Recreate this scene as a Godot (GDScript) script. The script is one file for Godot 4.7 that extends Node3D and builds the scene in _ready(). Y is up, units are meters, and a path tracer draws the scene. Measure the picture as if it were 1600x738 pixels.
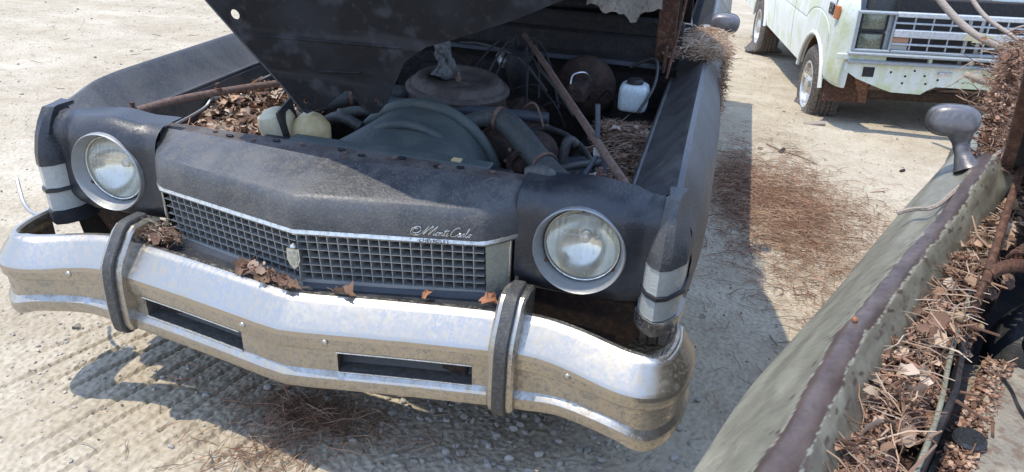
extends Node3D
# ------------------------------------------------------------------ mesh builder
class MB:
	var v := PackedVector3Array()
	func tri(a: Vector3, b: Vector3, c: Vector3) -> void:
		v.append(a); v.append(b); v.append(c)
	func quad(a: Vector3, b: Vector3, c: Vector3, d: Vector3) -> void:
		tri(a, b, c); tri(a, c, d)
	func grid(rows: Array, close := false) -> void:
		for i in rows.size() - 1:
			var p = rows[i]; var q = rows[i + 1]
			var n: int = p.size()
			for j in (n if close else n - 1):
				var k := (j + 1) % n
				quad(p[j], p[k], q[k], q[j])
	func fan(pts: Array) -> void:
		var m := Vector3.ZERO
		for p in pts: m += p
		m /= pts.size()
		for i in pts.size(): tri(m, pts[i], pts[(i + 1) % pts.size()])
	func box(c: Vector3, s: Vector3, b := Basis(), bev := 0.0) -> void:
		var h := s * 0.5
		bev = min(bev, min(h.x, min(h.y, h.z)) * 0.9)
		if bev <= 0.0:
			var q := []
			for i in 8: q.append(c + b * Vector3(h.x if i & 1 else -h.x, h.y if i & 2 else -h.y, h.z if i & 4 else -h.z))
			for f in [[0, 1, 3, 2], [5, 4, 6, 7], [4, 0, 2, 6], [1, 5, 7, 3], [2, 3, 7, 6], [4, 5, 1, 0]]:
				quad(q[f[0]], q[f[1]], q[f[2]], q[f[3]])
			return
		var rows := []
		for lv in [[-h.y, bev], [-h.y + bev, 0.0], [h.y - bev, 0.0], [h.y, bev]]:
			var r := []
			var e: float = lv[1]
			for k in 4:
				var sx: float = [1.0, 1.0, -1.0, -1.0][k]
				var sz: float = [-1.0, 1.0, 1.0, -1.0][k]
				var p1 := Vector3(sx * (h.x - bev), lv[0], sz * (h.z - e))
				var p2 := Vector3(sx * (h.x - e), lv[0], sz * (h.z - bev))
				if k % 2 == 0: r.append(c + b * p1); r.append(c + b * p2)
				else: r.append(c + b * p2); r.append(c + b * p1)
			rows.append(r)
		grid(rows, true); fan(rows[0]); fan(rows[3])
	func tube(path: Array, rad, n := 8, caps := true) -> void:
		var rows := []
		var up := Vector3(0.13, 0.97, 0.21).normalized()
		for i in path.size():
			var a: Vector3 = path[max(i - 1, 0)]; var z: Vector3 = path[min(i + 1, path.size() - 1)]
			var t := (z - a).normalized()
			if abs(t.dot(up)) > 0.98: up = Vector3(1, 0.1, 0).normalized()
			var x := t.cross(up).normalized(); var y := x.cross(t).normalized(); up = y
			var r: float = rad[i] if rad is Array else rad
			var row := []
			for k in n:
				var g := TAU * k / n
				row.append(path[i] + (x * cos(g) + y * sin(g)) * r)
			rows.append(row)
		grid(rows, true)
		if caps: fan(rows[0]); fan(rows[-1])
	func lathe(prof: Array, xf: Transform3D, n := 24) -> void:   # Vector2(radius, height) about local y
		var rows := []
		for p in prof:
			var row := []
			for k in n:
				var g := TAU * k / n
				row.append(xf * Vector3(cos(g) * max(p.x, 0.0001), p.y, sin(g) * max(p.x, 0.0001)))
			rows.append(row)
		grid(rows, true)
	func prism(poly: PackedVector2Array, d: float, xf := Transform3D()) -> void:   # in local xy, from z 0 to d
		var ix := Geometry2D.triangulate_polygon(poly)
		for i in range(0, ix.size(), 3):
			for z in [0.0, d]:
				tri(xf * Vector3(poly[ix[i]].x, poly[ix[i]].y, z), xf * Vector3(poly[ix[i + 1]].x, poly[ix[i + 1]].y, z), xf * Vector3(poly[ix[i + 2]].x, poly[ix[i + 2]].y, z))
		for i in poly.size():
			var a := poly[i]; var b := poly[(i + 1) % poly.size()]
			quad(xf * Vector3(a.x, a.y, 0), xf * Vector3(b.x, b.y, 0), xf * Vector3(b.x, b.y, d), xf * Vector3(a.x, a.y, d))
	func mesh(crease := 38.0) -> ArrayMesh:
		var nf := v.size() / 3
		var fn := PackedVector3Array(); fn.resize(nf)
		var at := {}
		var keys := []; keys.resize(v.size())
		for f in nf:
			fn[f] = (v[f * 3 + 2] - v[f * 3]).cross(v[f * 3 + 1] - v[f * 3])
			for k in 3:
				var key := Vector3i((v[f * 3 + k] * 8000.0).round())
				keys[f * 3 + k] = key
				if at.has(key): at[key].append(f)
				else: at[key] = [f]
		var nn := PackedVector3Array(); nn.resize(v.size())
		var cc := cos(deg_to_rad(crease))
		for i in v.size():
			var me := fn[i / 3]; var mn := me.normalized()
			var sum := Vector3.ZERO
			for f in at[keys[i]]:
				var d := mn.dot(fn[f].normalized())
				if d > cc: sum += fn[f]
				elif d < -cc: sum -= fn[f]
			nn[i] = sum.normalized() if sum.length() > 1e-14 else Vector3.UP
		var arr := []; arr.resize(Mesh.ARRAY_MAX)
		arr[Mesh.ARRAY_VERTEX] = v; arr[Mesh.ARRAY_NORMAL] = nn
		var m := ArrayMesh.new(); m.add_surface_from_arrays(Mesh.PRIMITIVE_TRIANGLES, arr)
		return m

var rng := RandomNumberGenerator.new()
var M := {}
var used := {}
var noises := {}
var bumps := {}
const TS := 256

func smooth_path(p: Array, n := 5) -> Array:
	var o := []
	for i in p.size() - 1:
		var a = p[max(i - 1, 0)]; var b = p[i]; var c = p[i + 1]; var d = p[min(i + 2, p.size() - 1)]
		for k in n:
			o.append(b.cubic_interpolate(c, a, d, float(k) / n))
	o.append(p[-1])
	return o
func lerp_table(t: Array, x: float) -> float:   # [[x, y], ...] with x rising
	if x <= t[0][0]: return t[0][1]
	for i in t.size() - 1:
		if x <= t[i + 1][0]:
			return lerpf(t[i][1], t[i + 1][1], (x - t[i][0]) / (t[i + 1][0] - t[i][0]))
	return t[-1][1]

# ------------------------------------------------------------------ scene tree helpers
func numbered(called: String) -> String:
	if not used.has(called):
		used[called] = 0
		return called
	used[called] += 1
	return "%s_%03d" % [called, used[called]]
func tag(o: Node, label: String, category: String, group := "", kind := "") -> Node:
	o.set_meta("label", label); o.set_meta("category", category)
	if group != "": o.set_meta("group", group)
	if kind != "": o.set_meta("kind", kind)
	return o
func thing(called: String, label: String, category: String, group := "", xf := Transform3D()) -> Node3D:
	var o := Node3D.new(); o.name = numbered(called); add_child(o); o.transform = xf
	tag(o, label, category, group)
	return o
func part(called: String, mb: MB, m: Material, parent: Node = null, crease := 38.0) -> MeshInstance3D:
	var o := MeshInstance3D.new(); o.mesh = mb.mesh(crease); o.material_override = m
	if parent == null or parent == self:
		o.name = numbered(called); add_child(o)
	else:
		o.name = called; parent.add_child(o, true)
	return o
func shared(called: String, mesh: Mesh, m: Material, parent: Node, xf := Transform3D()) -> MeshInstance3D:
	var o := MeshInstance3D.new(); o.mesh = mesh; o.material_override = m; o.name = called; o.transform = xf
	parent.add_child(o, true)
	return o

# ------------------------------------------------------------------ materials
func noise_bytes(key: String) -> PackedByteArray:
	if noises.has(key): return noises[key]
	var n := FastNoiseLite.new()
	n.noise_type = FastNoiseLite.TYPE_SIMPLEX_SMOOTH; n.fractal_type = FastNoiseLite.FRACTAL_FBM
	n.seed = key.hash() % 1000; n.fractal_octaves = 4
	var w := TS; var h := TS
	match key[0]:
		"a": n.frequency = 0.012
		"b": n.frequency = 0.035
		"c": n.frequency = 0.09; n.fractal_octaves = 3
		"f": n.frequency = 0.28; n.fractal_octaves = 2
		"s": n.frequency = 0.05; h = TS / 16          # streaks down the v axis
		"h": n.frequency = 0.05; w = TS / 16          # streaks along u
		"k":
			n.noise_type = FastNoiseLite.TYPE_CELLULAR; n.frequency = 0.09; n.fractal_type = FastNoiseLite.FRACTAL_NONE
	var im := n.get_seamless_image(w, h)
	im.convert(Image.FORMAT_L8)
	if w != TS or h != TS: im.resize(TS, TS, Image.INTERPOLATE_CUBIC)
	noises[key] = im.get_data()
	return noises[key]
# layers: [noise, low, high, linear colour, amount, roughness, metallic]; colour null keeps the colour
func mk(base: Color, rough: float, metal: float, scale: float, layers := [], bump := "", bump_amount := 0.0, opts := {}) -> StandardMaterial3D:
	var m := StandardMaterial3D.new()
	m.uv1_triplanar = true; m.uv1_world_triplanar = opts.get("world", false)
	m.uv1_scale = Vector3(scale, scale, scale); m.uv1_triplanar_sharpness = 4.0
	m.metallic_specular = opts.get("spec", 0.5)
	if layers.is_empty():
		m.albedo_color = base.linear_to_srgb(); m.roughness = rough; m.metallic = metal
	else:
		var ca := Image.create(TS, TS, false, Image.FORMAT_RGB8); var cb := Image.create(TS, TS, false, Image.FORMAT_RGB8)
		var da := PackedByteArray(); da.resize(TS * TS * 3); var db := PackedByteArray(); db.resize(TS * TS * 3)
		var L := []
		for l in layers: L.append([noise_bytes(l[0]), l[1] * 255.0, l[2] * 255.0, l[3], l[4], l[5] if l.size() > 5 else -1.0, l[6] if l.size() > 6 else -1.0])
		for i in TS * TS:
			var r := base.r; var g := base.g; var b := base.b; var ro := rough; var me := metal
			for l in L:
				var t: float = clampf((l[0][i] - l[1]) / (l[2] - l[1]), 0.0, 1.0) * l[4]
				if t > 0.0:
					var c: Color = l[3]
					r += (c.r - r) * t; g += (c.g - g) * t; b += (c.b - b) * t
					if l[5] >= 0.0: ro += (l[5] - ro) * t
					if l[6] >= 0.0: me += (l[6] - me) * t
			da[i * 3] = int(255.0 * (1.055 * pow(r, 0.41667) - 0.055) if r > 0.0031 else 255.0 * 12.92 * r)
			da[i * 3 + 1] = int(255.0 * (1.055 * pow(g, 0.41667) - 0.055) if g > 0.0031 else 255.0 * 12.92 * g)
			da[i * 3 + 2] = int(255.0 * (1.055 * pow(b, 0.41667) - 0.055) if b > 0.0031 else 255.0 * 12.92 * b)
			db[i * 3] = 255; db[i * 3 + 1] = int(ro * 255.0); db[i * 3 + 2] = int(me * 255.0)
		ca.set_data(TS, TS, false, Image.FORMAT_RGB8, da); cb.set_data(TS, TS, false, Image.FORMAT_RGB8, db)
		m.albedo_texture = ImageTexture.create_from_image(ca)
		var wants: bool = opts.get("rt", false)
		for l in layers: wants = wants or l.size() > 6
		if not wants:
			m.roughness = rough; m.metallic = metal
		else:
			var t2 := ImageTexture.create_from_image(cb)
			m.roughness = 1.0; m.roughness_texture = t2; m.roughness_texture_channel = BaseMaterial3D.TEXTURE_CHANNEL_GREEN
			m.metallic = 1.0; m.metallic_texture = t2; m.metallic_texture_channel = BaseMaterial3D.TEXTURE_CHANNEL_BLUE
	if bump != "":
		if not bumps.has(bump):
			var im := Image.create_from_data(TS, TS, false, Image.FORMAT_L8, noise_bytes(bump))
			im.convert(Image.FORMAT_RGBA8); im.bump_map_to_normal_map(4.0)
			bumps[bump] = ImageTexture.create_from_image(im)
		m.normal_enabled = true; m.normal_texture = bumps[bump]; m.normal_scale = bump_amount
	return m
func C(r: float, g: float, b: float) -> Color: return Color(r, g, b)

func make_materials() -> void:
	# faded black paint with chalk, dust and lichen specks
	M.paint = mk(C(.022, .024, .028), .36, 0, 1.4, [["a1", .4, .8, C(.042, .043, .045), .8, .46], ["b1", .55, .85, C(.065, .061, .055), .4, .6], ["f1", .68, .88, C(.13, .125, .11), .3, .9]], "f43", .06, {"rt": true, "spec": .5})
	M.chalk = mk(C(.048, .049, .052), .42, 0, 1.6, [["a2", .35, .75, C(.088, .087, .086), .85, .5], ["b2", .5, .8, C(.11, .10, .082), .4, .65], ["c2", .58, .85, C(.14, .126, .10), .4, .75], ["f2", .62, .84, C(.19, .18, .15), .4, .9]], "f43", .10, {"rt": true, "spec": .5})
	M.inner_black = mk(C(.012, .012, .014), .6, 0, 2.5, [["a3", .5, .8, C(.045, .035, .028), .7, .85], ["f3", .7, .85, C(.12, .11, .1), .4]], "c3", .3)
	M.panel_black = mk(C(.008, .0085, .010), .6, 0, 1.1, [["a4", .5, .85, C(.022, .023, .026), .8, .75], ["b4", .62, .88, C(.05, .052, .057), .6, .85], ["h4", .64, .85, C(.045, .046, .05), .4], ["c4", .75, .92, C(.05, .042, .034), .4]], "b3", .25, {"rt": true, "spec": .3})
	M.shaded_rust = mk(C(.010, .0085, .0075), .8, 0, 2.0, [["b6", .5, .8, C(.03, .02, .014), .6], ["c6", .68, .85, C(.05, .032, .02), .45], ["f6", .74, .88, C(.08, .07, .06), .3]], "c3", .5)  # dark rust with the shade under hoods and at the firewall put into its colour
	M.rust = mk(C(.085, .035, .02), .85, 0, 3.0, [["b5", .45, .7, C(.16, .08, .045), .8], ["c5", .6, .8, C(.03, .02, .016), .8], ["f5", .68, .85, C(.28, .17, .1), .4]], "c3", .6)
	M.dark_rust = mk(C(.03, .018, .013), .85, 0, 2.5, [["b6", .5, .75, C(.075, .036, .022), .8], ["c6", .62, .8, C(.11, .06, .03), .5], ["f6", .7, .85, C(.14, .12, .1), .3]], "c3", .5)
	M.rod_rust = mk(C(.16, .10, .075), .8, 0, 5.0, [["b7", .45, .7, C(.09, .045, .03), .7], ["f7", .6, .8, C(.26, .2, .16), .5]], "c3", .4)
	M.chrome = mk(C(.50, .455, .39), .27, 1.0, 1.6, [["a8", .35, .75, C(.44, .40, .335), .7, .34, .95], ["b8", .52, .82, C(.36, .33, .265), .35, .46, .65], ["c8", .60, .84, C(.25, .22, .155), .40, .7, .3], ["f8", .66, .86, C(.18, .15, .105), .5, .85, .1]], "c3", .03)
	M.chrome_low = mk(C(.47, .44, .39), .26, 1.0, 1.9, [["a9", .35, .7, C(.41, .375, .315), .6, .36, .92], ["s9", .52, .85, C(.40, .365, .29), .35, .48, .65], ["b9", .55, .82, C(.28, .245, .18), .35, .6, .45], ["c9", .56, .82, C(.17, .14, .10), .40, .8, .2], ["f9", .64, .84, C(.13, .105, .07), .5, .85, .1], ["f10", .72, .86, C(.46, .42, .34), .5, .8, .1]], "c3", .06)
	M.slot_grey = mk(C(.085, .082, .076), .6, .2, 5.0, [["b9", .45, .75, C(.13, .115, .09), .7, .75, 0], ["f9", .65, .85, C(.03, .026, .02), .5, .85, 0]])
	M.trim = mk(C(.6, .6, .58), .3, 1.0, 5.0, [["b10", .4, .7, C(.42, .42, .38), .6, .45, .8], ["c10", .62, .8, C(.28, .26, .16), .6, .8, .1]], "c3", .08)
	M.trim_moss = mk(C(.5, .5, .46), .4, .8, 6.0, [["b11", .3, .65, C(.26, .27, .14), .75, .8, .1], ["c11", .6, .8, C(.36, .36, .26), .6, .85, .1]], "c3", .2)
	M.grille_bar = mk(C(.38, .38, .36), .42, .5, 9.0, [["b12", .4, .7, C(.32, .32, .29), .6, .6, .3], ["f12", .65, .85, C(.34, .32, .27), .5, .85, 0]])
	M.rubber = mk(C(.045, .044, .042), .6, 0, 6.0, [["b13", .45, .75, C(.085, .082, .074), .7, .8], ["f13", .7, .85, C(.18, .17, .15), .5]], "c3", .3)
	M.bezel = mk(C(.36, .365, .36), .42, .6, 5.0, [["b14", .4, .75, C(.30, .30, .27), .6, .6, .2], ["f14", .66, .85, C(.24, .225, .18), .5, .85, 0]], "c3", .08)
	M.reflector = mk(C(.66, .64, .55), .14, 1.0, 3.0, [["a15", .4, .8, C(.5, .47, .36), .6, .3, .85], ["c15", .7, .88, C(.34, .3, .2), .3, .6, .3]])
	M.amber_dirty = mk(C(.5, .24, .12), .4, 0, 9.0, [["b16", .4, .8, C(.42, .33, .26), .7, .6]])
	M.marker = mk(C(.55, .17, .05), .35, 0, 9.0, [["b16", .5, .8, C(.4, .2, .1), .5, .6]])
	M.frost = mk(C(.42, .43, .395), .22, 0, 6.0, [["b17", .4, .75, C(.33, .33, .28), .6, .4], ["f17", .6, .85, C(.52, .52, .47), .5, .6]], "c3", .25, {"rt": true})
	M.shroud = mk(C(.060, .078, .074), .6, 0, 2.4, [["a18", .4, .75, C(.095, .108, .098), .8, .8], ["c18", .6, .85, C(.05, .045, .038), .5], ["f18", .68, .85, C(.15, .15, .135), .3]], "c3", .15)
	M.blue_steel = mk(C(.05, .065, .085), .5, .1, 5.0, [["b19", .45, .75, C(.1, .1, .1), .6, .7], ["c19", .66, .85, C(.13, .08, .05), .6, .85]])
	M.grey_hose = mk(C(.055, .062, .06), .65, 0, 5.0, [["b20", .45, .75, C(.095, .098, .088), .7, .8], ["c20", .6, .85, C(.04, .03, .024), .6]], "c3", .35)
	M.cleaner = mk(C(.075, .058, .049), .7, .1, 4.0, [["a21", .4, .75, C(.125, .112, .10), .8, .8], ["c21", .6, .8, C(.045, .024, .016), .6, .85]], "c3", .25)
	M.cream = mk(C(.58, .50, .32), .5, 0, 5.0, [["b22", .45, .75, C(.5, .44, .28), .6, .6], ["c22", .66, .85, C(.3, .24, .14), .4]])
	M.yellowed = mk(C(.52, .40, .19), .5, 0, 5.0, [["b23", .4, .75, C(.6, .5, .3), .6], ["c23", .66, .85, C(.3, .2, .09), .4]])
	M.jug = mk(C(.6, .68, .68), .4, 0, 6.0, [["b24", .45, .8, C(.45, .5, .46), .6, .6]])
	M.rag = mk(C(.085, .09, .092), .9, 0, 5.0, [["b25", .4, .7, C(.17, .17, .165), .7], ["c25", .6, .8, C(.03, .03, .03), .6]], "c3", .5)
	# sun-bleached van paint with algae
	M.van = mk(C(.74, .75, .68), .42, 0, .8, [["s26", .45, .8, C(.60, .64, .58), .6, .55], ["a27", .55, .8, C(.56, .62, .36), .6, .7], ["s28", .62, .85, C(.50, .55, .40), .45, .7], ["f26", .76, .9, C(.3, .28, .2), .5]], "c3", .06, {"rt": true})
	M.van_algae = mk(C(.70, .73, .66), .5, 0, .9, [["s27", .35, .7, C(.60, .64, .42), .7, .7], ["a27", .5, .8, C(.52, .58, .27), .65, .7], ["c26", .64, .86, C(.42, .44, .28), .4, .8], ["f26", .74, .9, C(.25, .24, .16), .5]], "c3", .08)
	M.van_grey = mk(C(.36, .39, .42), .42, .3, 3.0, [["b27", .45, .7, C(.26, .28, .24), .6, .6, .1], ["c26", .6, .8, C(.3, .33, .16), .5, .8, 0]], "c3", .1)
	M.van_bar = mk(C(.58, .60, .62), .35, .35, 3.0, [["b28", .45, .7, C(.42, .45, .44), .7, .5, .2], ["c26", .64, .82, C(.36, .4, .22), .5, .8, 0]])
	M.van_dark = mk(C(.02, .02, .02), .8, 0, 3.0, [["b6", .5, .8, C(.05, .035, .025), .7]])
	M.van_lamp = mk(C(.12, .13, .11), .12, .5, 6.0, [["b29", .35, .7, C(.22, .24, .17), .7, .2, .3], ["c26", .6, .8, C(.28, .3, .2), .5, .5, 0]])
	M.gold = mk(C(.62, .57, .38), .45, .3, 9.0, [["b22", .45, .75, C(.5, .46, .3), .6]])
	M.tyre = mk(C(.055, .048, .042), .85, 0, 4.0, [["b30", .4, .7, C(.17, .135, .105), .8], ["f30", .66, .85, C(.3, .26, .21), .5]], "c3", .5)
	M.rim = mk(C(.62, .62, .60), .25, 1.0, 4.0, [["b31", .45, .75, C(.4, .37, .32), .6, .5, .6], ["c5", .66, .85, C(.2, .12, .08), .5, .8, .1]])
	# second car: mossy olive over purple primer
	M.olive = mk(C(.185, .178, .132), .55, 0, 1.3, [["a32", .4, .7, C(.25, .245, .185), .8, .7], ["h32", .5, .8, C(.13, .122, .098), .6, .5], ["b32", .5, .75, C(.15, .13, .105), .55, .55], ["c32", .60, .82, C(.32, .31, .25), .5, .85], ["f32", .70, .88, C(.44, .43, .37), .45]], "b3", .15, {"rt": true})
	M.olive_edge = mk(C(.20, .195, .14), .7, 0, 3.0, [["a33", .4, .7, C(.27, .265, .2), .7, .8], ["c33", .55, .8, C(.11, .09, .065), .7, .7], ["f32", .62, .85, C(.36, .345, .28), .5]], "c3", .4)
	M.purple = mk(C(.075, .052, .045), .55, 0, 2.2, [["a34", .4, .75, C(.11, .082, .072), .8, .6], ["b34", .55, .8, C(.06, .04, .035), .5], ["c33", .60, .82, C(.20, .185, .14), .55, .8], ["f32", .70, .86, C(.32, .30, .25), .5]], "c3", .15, {"rt": true, "spec": .35})
	M.mirror_shell = mk(C(.15, .14, .145), .35, .5, 6.0, [["b35", .45, .75, C(.2, .2, .18), .6, .5, .3], ["f35", .66, .85, C(.1, .08, .07), .5, .8, 0]], "c3", .08)
	M.plate = mk(C(.23, .205, .165), .75, 0, 3.0, [["a36", .4, .7, C(.32, .28, .215), .8], ["b36", .55, .75, C(.15, .10, .07), .7], ["f36", .68, .85, C(.1, .075, .055), .6]], "c3", .4)
	M.black_rubber = mk(C(.018, .019, .021), .38, 0, 5.0, [["a37", .5, .8, C(.06, .06, .058), .7, .6], ["f37", .72, .88, C(.22, .21, .19), .5, .9]], "c3", .2)
	M.bark = mk(C(.34, .28, .23), .85, 0, 6.0, [["h38", .45, .7, C(.22, .17, .13), .8], ["c38", .6, .8, C(.45, .4, .34), .6]], "c3", .7)
	M.stone = mk(C(.34, .31, .27), .9, 0, 6.0, [["b39", .4, .75, C(.22, .2, .18), .7]], "c3", .4)
	M.acorn = mk(C(.36, .25, .14), .6, 0, 20.0, [["b39", .4, .75, C(.26, .16, .08), .7]])
	M.glass = StandardMaterial3D.new(); M.glass.albedo_color = Color(.78, .82, .8, .16); M.glass.roughness = .06; M.glass.transparency = BaseMaterial3D.TRANSPARENCY_ALPHA
	M.lens = StandardMaterial3D.new(); M.lens.albedo_color = Color(.82, .82, .76, .20); M.lens.roughness = .07; M.lens.transparency = BaseMaterial3D.TRANSPARENCY_ALPHA
	M.litter = StandardMaterial3D.new(); M.litter.vertex_color_use_as_albedo = true; M.litter.roughness = .9
	M.leaf = mk(C(.15, .085, .05), .85, 0, 12.0, [["b40", .4, .7, C(.25, .15, .09), .7], ["c5", .6, .8, C(.07, .04, .025), .6]])
	M.leaf_orange = mk(C(.30, .115, .05), .75, 0, 12.0, [["b40", .4, .7, C(.38, .19, .10), .6], ["c5", .62, .8, C(.15, .065, .035), .6]])
	M.sand = mk(C(.47, .405, .30), .95, 0, .55, [["a41", .35, .65, C(.53, .465, .355), .8], ["b41", .5, .75, C(.39, .33, .24), .5], ["c41", .55, .78, C(.57, .505, .395), .45], ["f41", .58, .78, C(.30, .25, .18), .5], ["f42", .68, .85, C(.60, .54, .435), .5]], "f43", .4, {"world": true, "spec": .2})
	M.sand.vertex_color_use_as_albedo = true

# ------------------------------------------------------------------ ground
var n_low := FastNoiseLite.new()
var n_mid := FastNoiseLite.new()
var n_fine := FastNoiseLite.new()
func slope(z: float) -> float:
	return 0.06 * (clampf(z, -14.0, 3.0) + 0.1)
func gh(x: float, z: float) -> float:
	var y := slope(z)
	y += n_low.get_noise_2d(x, z) * 0.02 * clampf((Vector2(x, z + 0.6).length() - 1.0) * 0.4, 0.15, 1.0)
	if absf(x) < 14.0 and z > -16.0 and z < 4.0:
		var m := n_mid.get_noise_2d(x, z)
		y += m * 0.003
		var f := n_fine.get_noise_2d(x, z)
		y += f * 0.0015
		y += maxf(0.0, n_fine.get_noise_2d(x * 0.6 + 31.0, z * 0.6 - 7.0) - 0.25) * 0.010
		# tyre tread ribs pressed into the dirt, running towards the car
		var p := x * 0.975 + z * 0.22
		var k := smoothstep(-1.25, -0.95, p) * (1.0 - smoothstep(0.0, 0.3, p)) * smoothstep(-0.9, -0.5, z)
		if k > 0.0:
			var w := p + n_low.get_noise_2d(x * 2.2 + 9.0, z * 0.35) * 0.05
			var rib := absf(fposmod(w, 0.082) / 0.082 - 0.5) * 2.0
			var brk := clampf(n_mid.get_noise_2d(x * 0.35 - 20.0, z * 0.2 + 5.0) * 2.2 + 0.75, 0.15, 1.0)
			y -= k * brk * 0.017 * smoothstep(0.80, 0.92, rib)
		# broad old ruts across the yard
		var q := x * 0.55 + z * 0.83
		var r := smoothstep(-2.0, -2.6, q) * (1.0 - smoothstep(-6.5, -9.0, q) * 0.0)
		if r > 0.0 and x < 0.0:
			var s := fposmod(q + n_mid.get_noise_2d(x * 0.25, z * 0.25) * 0.18, 0.55) / 0.55
			y -= r * 0.012 * smoothstep(0.75, 1.0, absf(s - 0.5) * 2.0) * clampf(n_low.get_noise_2d(x * 1.6 + 40.0, z * 1.6) + 0.5, 0.0, 1.0)
	return y
func axis(lo: float, hi: float, step: float, grow: float, most: float, far0: float, far1: float) -> PackedFloat32Array:
	var a := []
	var x := lo
	while x < hi: a.append(x); x += step
	var up := []
	var s := step
	while x < far1:
		up.append(x); s = minf(s * grow, most if absf(x) < 14.0 else 60.0); x += s
	up.append(far1)
	var dn := []
	x = lo; s = step
	while x > far0:
		s = minf(s * grow, most if absf(x) < 14.0 else 60.0); x -= s; dn.append(maxf(x, far0))
	dn.reverse()
	return PackedFloat32Array(dn + a + up)
func build_ground() -> void:
	n_low.seed = 3; n_low.frequency = 0.5; n_low.fractal_octaves = 3
	n_mid.seed = 8; n_mid.frequency = 3.0; n_mid.fractal_octaves = 3
	n_fine.seed = 5; n_fine.frequency = 14.0; n_fine.fractal_octaves = 3
	var xs := axis(-1.3, 0.1, 0.0065, 1.022, 0.06, -320.0, 320.0)
	var zs := axis(-0.4, 0.5, 0.008, 1.022, 0.06, -320.0, 320.0)
	var nx := xs.size(); var nz := zs.size()
	var vs := PackedVector3Array(); vs.resize(nx * nz)
	var cs := PackedColorArray(); cs.resize(nx * nz)
	for j in nz:
		for i in nx:
			var x := xs[i]; var z := zs[j]
			vs[j * nx + i] = Vector3(x, gh(x, z), z)
			var t := clampf(n_low.get_noise_2d(x * 0.7 + 50.0, z * 1.3) * 1.2 + 0.5, 0.0, 1.0)
			var u := clampf(n_mid.get_noise_2d(x * 0.4 - 30.0, z * 0.55) * 1.6 + 0.4, 0.0, 1.0)
			var c := Color(.80, .775, .74).lerp(Color(1, 1, 1), t)
			cs[j * nx + i] = c.lerp(Color(.86, .83, .79), u * 0.6)
	var ns := PackedVector3Array(); ns.resize(nx * nz)
	for j in nz:
		for i in nx:
			var a := vs[j * nx + max(i - 1, 0)]; var b := vs[j * nx + min(i + 1, nx - 1)]
			var c := vs[max(j - 1, 0) * nx + i]; var d := vs[min(j + 1, nz - 1) * nx + i]
			ns[j * nx + i] = (d - c).cross(b - a).normalized()
	var ix := PackedInt32Array(); ix.resize((nx - 1) * (nz - 1) * 6)
	var w := 0
	for j in nz - 1:
		for i in nx - 1:
			var p := j * nx + i
			ix[w] = p; ix[w + 1] = p + 1; ix[w + 2] = p + nx + 1; ix[w + 3] = p; ix[w + 4] = p + nx + 1; ix[w + 5] = p + nx
			w += 6
	var arr := []; arr.resize(Mesh.ARRAY_MAX)
	arr[Mesh.ARRAY_VERTEX] = vs; arr[Mesh.ARRAY_NORMAL] = ns; arr[Mesh.ARRAY_COLOR] = cs; arr[Mesh.ARRAY_INDEX] = ix
	var m := ArrayMesh.new(); m.add_surface_from_arrays(Mesh.PRIMITIVE_TRIANGLES, arr)
	var o := MeshInstance3D.new(); o.name = "ground"; o.mesh = m; o.material_override = M.sand
	add_child(o)
	tag(o, "pale sandy dirt yard with tyre tread marks", "ground", "", "structure")

# ------------------------------------------------------------------ litter
var LM := {}
func litter_meshes() -> void:
	var b := MB.new()
	b.tube([Vector3(-.5, 0, 0), Vector3(-.17, .05, .03), Vector3(.17, .055, -.02), Vector3(.5, 0, .05)], [.008, .013, .013, .007], 3, false)
	LM.needle = b.mesh(80)
	b = MB.new()
	b.tube([Vector3(-.5, 0, 0), Vector3(-.1, .03, .05), Vector3(.2, -.02, -.03), Vector3(.5, .03, .02)], [.018, .022, .017, .010], 5, true)
	LM.twig = b.mesh(60)
	for k in 3:
		b = MB.new()
		var rows := []
		rng.seed = 70 + k
		for i in 5:
			var t := i / 4.0
			var w: float = [.08, .34, .30, .36, .05][i] * rng.randf_range(.8, 1.2)
			var y := sin(t * 3.0) * .16 * (k - .6)
			rows.append([Vector3(t - .5, y + w * .55, -w), Vector3(t - .5, y - .03, 0), Vector3(t - .5, y + w * .35 * (k - 1), w)])
		b.grid(rows)
		LM["leaf%d" % k] = b.mesh(80)
	b = MB.new()
	var rr := []
	rng.seed = 5
	for i in 5:
		var row := []
		var a := PI * i / 4.0
		for k in 7:
			var g := TAU * k / 7.0
			row.append(Vector3(cos(g) * sin(a), cos(a) * .7, sin(g) * sin(a)) * (.5 * rng.randf_range(.75, 1.1) if i > 0 and i < 4 else .42))
		rr.append(row)
	b.grid(rr, true)
	LM.pebble = b.mesh(80)
func multi(called: String, mesh: Mesh, xfs: Array, cols: Array, parent: Node, mat: Material = null) -> MultiMeshInstance3D:
	var mm := MultiMesh.new(); mm.transform_format = MultiMesh.TRANSFORM_3D; mm.use_colors = true; mm.mesh = mesh; mm.instance_count = xfs.size()
	for i in xfs.size():
		mm.set_instance_transform(i, xfs[i]); mm.set_instance_color(i, cols[i])
	var o := MultiMeshInstance3D.new(); o.multimesh = mm; o.name = called; o.material_override = M.litter if mat == null else mat
	if parent == self: o.name = numbered(called)
	parent.add_child(o, true)
	return o
const NEEDLE_COLS := [Color(.30, .17, .10), Color(.38, .24, .15), Color(.24, .12, .07), Color(.42, .29, .19), Color(.17, .09, .055)]
const LEAF_COLS := [Color(.26, .15, .09), Color(.34, .22, .14), Color(.18, .10, .065), Color(.40, .29, .20), Color(.12, .07, .045), Color(.46, .36, .27)]
const MOULD_COLS := [Color(.20, .108, .066), Color(.27, .15, .095), Color(.13, .068, .043), Color(.32, .195, .13), Color(.38, .26, .18)]
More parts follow.
